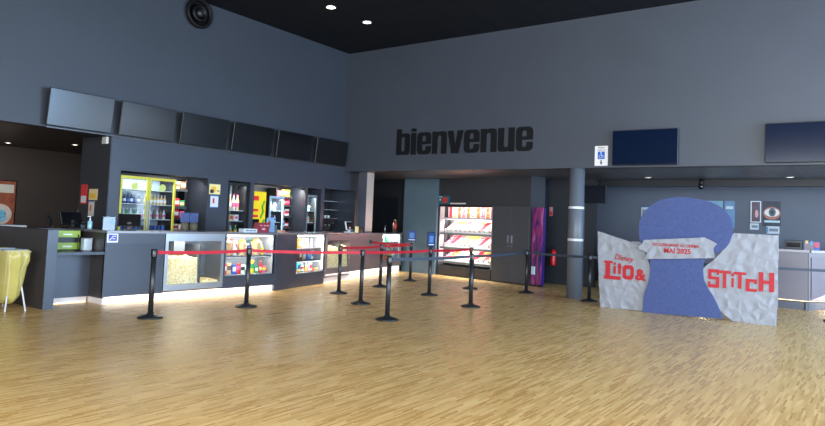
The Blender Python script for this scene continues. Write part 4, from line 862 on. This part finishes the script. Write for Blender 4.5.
# ------------------------------------------------------------------ ticket desk
a = thing('ticket_desk', 'pale ticket desk with translucent peach lit panels behind the cardboard display', 'counter', (15.85, 4.75, 0), FB)
desk = mat((116, 110, 114), .4); peach = mat((226, 186, 160), .35)
Wd = 3.62
ppl = [0, .62, 1.24, 1.86, 2.48, 3.05, 3.2, Wd]
MB(desk).box(0, Wd, .02, .06, .2, 1.2).build('front_panel', a)
for i in range(6):
    x0, x1 = ppl[i]+.03, ppl[i+1]-.03
    if x1-x0 < .2: continue
    MB(mat((104, 98, 106), .4, var=.05)).box(x0, x1, .0, .02, .25, .95).build('panel', a)
MB(mat((160, 154, 156), .4)).prismz([(-.02, -.03), (Wd+.01, -.03), (Wd-.32, .6), (-.02, .6)], 1.2, 1.25).build('worktop', a)
MB(mat((84, 88, 96), .4)).box(0, Wd, .08, .12, 0, .16).build('plinth', a)
MB(LEDP).box(.02, Wd-.02, .03, .05, .185, .198).build('led_strip', a)
area('desk_light', (15.92, 2.95, .17), (15.9, 2.95, 0), .03, 3.5, 5, (1, .82, .6))
a = thing('ticket_desk_wing', 'return wing of the pale ticket desk cut by the right picture edge', 'counter', (15.85, 1.12, 0), R_(-35))
MB(desk).box(0, 2.6, .02, .06, .2, 1.2).build('front_panel', a); MB(mat((112, 104, 110), .4)).box(.06, .5, 0, .02, .25, 1.1).box(.62, 1.4, 0, .02, .25, 1.1).build('panel', a)
MB(peach).prism([(.05, .22), (1.4, .22), (1.4, .6)], -.004, -.001).build('peach_glow_patch', a)  # peach colour stands in for backlight glowing through the panel
MB(mat((160, 154, 156), .4)).prismz([(.01, -.03), (2.62, -.03), (2.62, .6), (.33, .6)], 1.2, 1.25).build('worktop', a); MB(mat((84, 88, 96), .4)).box(0, 2.6, .08, .12, 0, .16).build('plinth', a); MB(LEDP).box(.02, 2.5, .03, .05, .185, .198).build('led_strip', a)
area('desk_light', (16.9, .4, .17), (16.9, .4, 0), 2.0, .03, 4, (1, .82, .6)).rotation_euler = (0, 0, R_(-35))
p = on(791, 252, 0, 16.1)
a = thing('ticket_printer', 'dark box-shaped ticket printer on the pale ticket desk', 'printer', (16.1, 1.42, 1.25), FB)
MB(mat((38, 42, 50), .4)).box(-.17, .15, -.1, .15, 0, .2, .012).build('body', a); MB(BLACKG).box(-.14, .12, -.105, -.1, .05, .15).build('front_window', a)
a = thing('leaflet_box', 'small box of coloured leaflets beside the dark ticket printer', 'box', (16.05, 1.16, 1.25), FB)
MB(mat((120, 110, 118), .5)).box(-.07, .1, -.05, .05, 0, .16).build('body', a); MB(mat((70, 150, 200), .5)).box(.04, .08, -.053, -.05, .12, .19).build('blue_leaflet', a); MB(mat((216, 180, 120), .5)).box(-.05, .0, -.053, -.05, .14, .2).build('yellow_leaflet', a)
a = thing('drinks_carton', 'small red and blue carton on the desk wing near the right picture edge', 'carton', (16.3, 1.03, 1.25), FB)
MB(mat((70, 100, 170), .5)).box(-.06, .06, -.04, .04, 0, .18).build('body', a); MB(mat((200, 80, 90), .5)).box(-.05, .05, -.043, -.04, .06, .17).build('front_print', a)
a = thing('ticket_screen', 'small screen on the ticket desk seen between the board and the right paper panel', 'screen', (16.0, 2.66, 1.25), FB)
for nm, mt, bx in (('housing', BLACK, (-.2, .2, 0, .03, .05, .3)), ('screen', mat((60, 120, 170), .3, emit=.15), (-.18, .18, -.004, 0, .07, .28)), ('stand', BLACK, (-.04, .04, 0, .1, 0, .05))): MB(mt).box(*bx).build(nm, a)

# ------------------------------------------------------------------ cardboard display
XS = 12.6
std = thing('cardboard_display', 'free-standing display of two crumpled white paper panels and a plain blue board', 'advertising display', (XS, 2.9, 0), FB)
def sl(x, y): p = on(x, y, 0, XS); return (2.9-p.y, p.z)
paper = mat((136, 140, 148), .6, bump=.3, scale=4, name='crumpled_paper')
def sheet(name, L, Rr, mt, depth, amp, nu=56, nv=56, par=None, thick=.012, freq=5.):
    """torn sheet between a left and a right outline (each bottom to top, local x,z)"""
    def at_(P, t_):
        ls = [0]
        for a_, c_ in zip(P, P[1:]): ls.append(ls[-1]+math.dist(a_, c_))
        q = t_*ls[-1]
        for i in range(len(P)-1):
            if q <= ls[i+1]+1e-9:
                f = (q-ls[i])/max(1e-9, ls[i+1]-ls[i]); return (P[i][0]+(P[i+1][0]-P[i][0])*f, P[i][1]+(P[i+1][1]-P[i][1])*f)
        return P[-1]
    vs = []
    for j in range(nv+1):
        a_, c_ = at_(L, j/nv), at_(Rr, j/nv)
        for i in range(nu+1):
            u = i/nu; x = a_[0]+(c_[0]-a_[0])*u; z = a_[1]+(c_[1]-a_[1])*u
            d = 0
            if amp:
                w1 = noise.voronoi(Vector((x*freq, z*freq, depth*7)))[0]; d = amp*(w1[1]-w1[0])*2-amp+amp*.6*noise.noise(Vector((x*7, z*7, 1)))
            vs.append((x, depth+d, max(z, .002)))
    b = MB(mt); b.add(vs, [(j*(nu+1)+i, j*(nu+1)+i+1, (j+1)*(nu+1)+i+1, (j+1)*(nu+1)+i) for j in range(nv) for i in range(nu)])
    o = b.build(name, par); md = o.modifiers.new('thickness', 'SOLIDIFY'); md.thickness = thick; md.offset = 1
    # keep the solid on the far side of the sheet
    return o
def jag(P, amp, n=6, seed=1):
    rnd = random.Random(seed); out = [P[0]]
    for a_, c_ in zip(P, P[1:]):
        for k in range(1, n):
            f = k/n; out.append((a_[0]+(c_[0]-a_[0])*f+rnd.uniform(-amp, amp), a_[1]+(c_[1]-a_[1])*f+rnd.uniform(-amp, amp)))
        out.append(c_)
    return out
lp = sheet('left_paper_panel', jag([sl(600.5, 307), sl(599, 280), sl(598, 231)], .006, 6, 1), jag([sl(655, 312), sl(652, 285), sl(648, 256), sl(640, 245)], .012, 6, 2), paper, .0, .012, par=std)
rp = sheet('right_paper_panel', jag([sl(733, 321), sl(722, 312), sl(705, 292), sl(703, 269), sl(722, 252), sl(734, 233)], .014, 4, 3), jag([sl(776.5, 327), sl(778, 296), sl(778.6, 235.5)], .006, 6, 4), paper, .0, .012, par=std)
# plain rounded blue board
furry = mat((56, 72, 120), .7, var=.16, scale=30, bump=.5, name='blue_print')
def prof_(rows): return [sl(x, y) for x, y in rows]
def smooth(P, n=6):
    out = []
    for i in range(len(P)-1):
        p0, p1, p2, p3 = P[max(i-1, 0)], P[i], P[i+1], P[min(i+2, len(P)-1)]
        for k in range(n):
            t_ = k/n; out.append(tuple(.5*((2*p1[q])+(-p0[q]+p2[q])*t_+(2*p0[q]-5*p1[q]+4*p2[q]-p3[q])*t_*t_+(-p0[q]+3*p1[q]-3*p2[q]+p3[q])*t_**3) for q in (0, 1)))
    return out+[P[-1]]
sheet('blue_board', smooth(prof_([(644, 312), (645, 296), (651, 275), (650, 257), (641, 240), (642, 218), (656, 203), (676, 197)])),
      smooth(prof_([(724, 318.5), (716, 300), (705, 280), (706, 260), (728, 246), (733, 222), (718, 205), (694, 198)])), furry, -.05, 0, par=std, nu=14, nv=48, thick=.03)
bn = sheet('torn_banner', jag([sl(646, 259), sl(650, 253), sl(640, 248), sl(646, 240)], .012, 3, 5), jag([sl(716, 258), sl(715, 249), sl(719, 244), sl(706, 237.5)], .012, 3, 6), paper, -.13, .012, nv=14, par=std)
for x in (-1.2, .15, 1.3): MB(mat((160, 150, 135), .7)).prismz([(x-.02, .03), (x+.02, .03), (x+.02, .5), (x-.02, .5)], 0, .02).box(x-.02, x+.02, .03, .05, .02, 1.1).build('support_strut', std)
rp['label'] = 'right crumpled paper panel'; lp['label'] = 'left crumpled paper panel'
redt = mat((166, 8, 28), .6, name='red_print')
# lettering
yd0, yd1 = -.034, -.024
def slab(par, strokes_, x0, z0, w_, h_, lw, slope=0.):
    b = MB(redt); y_ = yd0
    for st in strokes_:
        y_ -= .0008
        if isinstance(st, tuple) and st[0] == 'r':
            _, a_, c_, d_, e_ = st; b.prism([(x0+a_*w_, z0+c_*h_+slope*a_*w_), (x0+d_*w_, z0+c_*h_+slope*d_*w_), (x0+d_*w_, z0+e_*h_+slope*d_*w_), (x0+a_*w_, z0+e_*h_+slope*a_*w_)], y_, yd1)
        else: b.stroke([(x0+px*w_, z0+pz*h_+slope*px*w_) for px, pz in st], lw, y_, yd1)
    return b.build('letter', par)
GL = {'L': [('r', .08, 0, .36, 1), ('r', 0, .88, .5, 1), ('r', 0, 0, 1, .19)], 'i': [('r', .2, .0, .8, .68), ('r', .2, .78, .8, 1)], 'l': [('r', .2, 0, .8, 1), ('r', 0, .62, 1, .74)],
      'S': [('r', .0, .82, .95, 1), ('r', 0, .45, .28, .9), ('r', .0, .45, .95, .6), ('r', .68, .05, .98, .55), ('r', .0, 0, .95, .18), ('r', 0, .0, .2, .32), ('r', .76, .7, .95, 1)],
      'T': [('r', 0, .84, 1, 1), ('r', .36, 0, .64, .9)], 'C': [('r', 0, 0, .34, .76), ('r', 0, .6, .98, .78), ('r', 0, 0, .98, .18), ('r', .72, .5, .98, .7)],
      'H': [('r', 0, 0, .3, 1), ('r', .68, 0, 1, 1), ('r', .2, .4, .8, .58)]}
def word(par, seq, slope):
    for ch, x0, z0, w_, h_ in seq: slab(par, GL[ch], x0, z0, w_, h_, .05, slope)
def seg(xa, xb, yt, yb): a_ = sl(xa, yb); c_ = sl(xb, yt); return a_[0], a_[1], c_[0]-a_[0], c_[1]-a_[1]
word(lp, [('L', *seg(604.5, 621.5, 261.5, 278.5)), ('i', *seg(613.2, 617.2, 262.5, 273.5)), ('l', *seg(617.6, 622.4, 263.5, 274))], 0)
a_, z_, w_, h_ = seg(623, 634.5, 265.5, 279)
filled([rr(0, 0, 1, 1, .3), rr(.3, .24, .7, .74, .14)], w_, h_, .005, 'letter', redt, lp, (a_, -.03, z_))
a_, z_, w_, h_ = seg(636, 645.5, 269, 279.5); text('&', h_*1.35, redt, lp, (a_+w_/2, -.03, z_), 'letter', bold=.012, ext=.004)
a_, z_, w_, h_ = seg(615, 633, 254, 261); text('Disney', .15, redt, lp, (a_+w_/2, -.03, z_+.02), 'studio_name', bold=.001, ext=.004, shear=.25, rot=R_(-6), sx=.85)
word(rp, [('S', *seg(708.5, 720, 269.5, 287)), ('T', *seg(719, 731, 271, 287.5)), ('i', *seg(731, 735, 273.5, 287)), ('T', *seg(734, 746.5, 272.5, 288)), ('C', *seg(746, 757.5, 276, 291)), ('H', *seg(759, 774.5, 273, 291))], 0)
a_, z_, w_, h_ = seg(653.5, 703, 242, 246.5); text('EXCLUSIVEMENT AU CINÉMA', .072, redt, bn, (a_+w_/2, -.155, z_+.02), 'printed_line', bold=.0012, ext=.003, sx=.84)
a_, z_, w_, h_ = seg(663, 696, 246.5, 251.5); text('MAI 2025', .125, redt, bn, (a_+w_/2, -.155, z_-.015), 'printed_line', bold=.0035, ext=.003, sx=.95)

# ------------------------------------------------------------------ light
day = (.80, .90, 1.0)
area('daylight_right', (2.2, -5.75, 2.4), (2.2, 0, 2.4), 12, 4.0, 1300, (.86, .93, 1.0))
area('daylight_right', (10.9, -5.75, 2.4), (10.9, 0, 2.4), 4.8, 4.0, 1500, (.42, .66, 1.0))  # extra blue window light, added to imitate lens haze on the back wall
area('daylight_right', (16.2, -5.75, 1.5), (16.2, 0, 1.5), 5.2, 2.2, 260, (.66, .82, 1.0))
area('daylight_rear', (-4.1, -.6, 2.8), (5, -1.2, 1.6), 10, 3.4, 2100, (.9, .95, 1))
area('recess_light', (5.5, 15, 2.85), (5.5, 16.6, .8), 1.5, .4, 15, (1, .84, .7))
area('low_ceiling_light', (17.2, 2.5, 2.6), (18.3, 2.5, 1), 5, .3, 8, (.9, .95, 1))
w = bpy.data.worlds.new('sky'); sc.world = w; w.use_nodes = True
bg = w.node_tree.nodes['Background']; bg.inputs['Color'].default_value = (.55, .68, .9, 1); bg.inputs['Strength'].default_value = .6
sc.view_settings.view_transform = 'Standard'; sc.view_settings.look = 'None'; sc.view_settings.gamma = 1; sc.view_settings.exposure = .24
try: sc.view_settings.use_curve_mapping = False
except Exception: pass
sc.cycles.use_denoising = True
sc.cycles.max_bounces = 6; sc.cycles.transparent_max_bounces = 12; sc.cycles.sample_clamp_indirect = 6
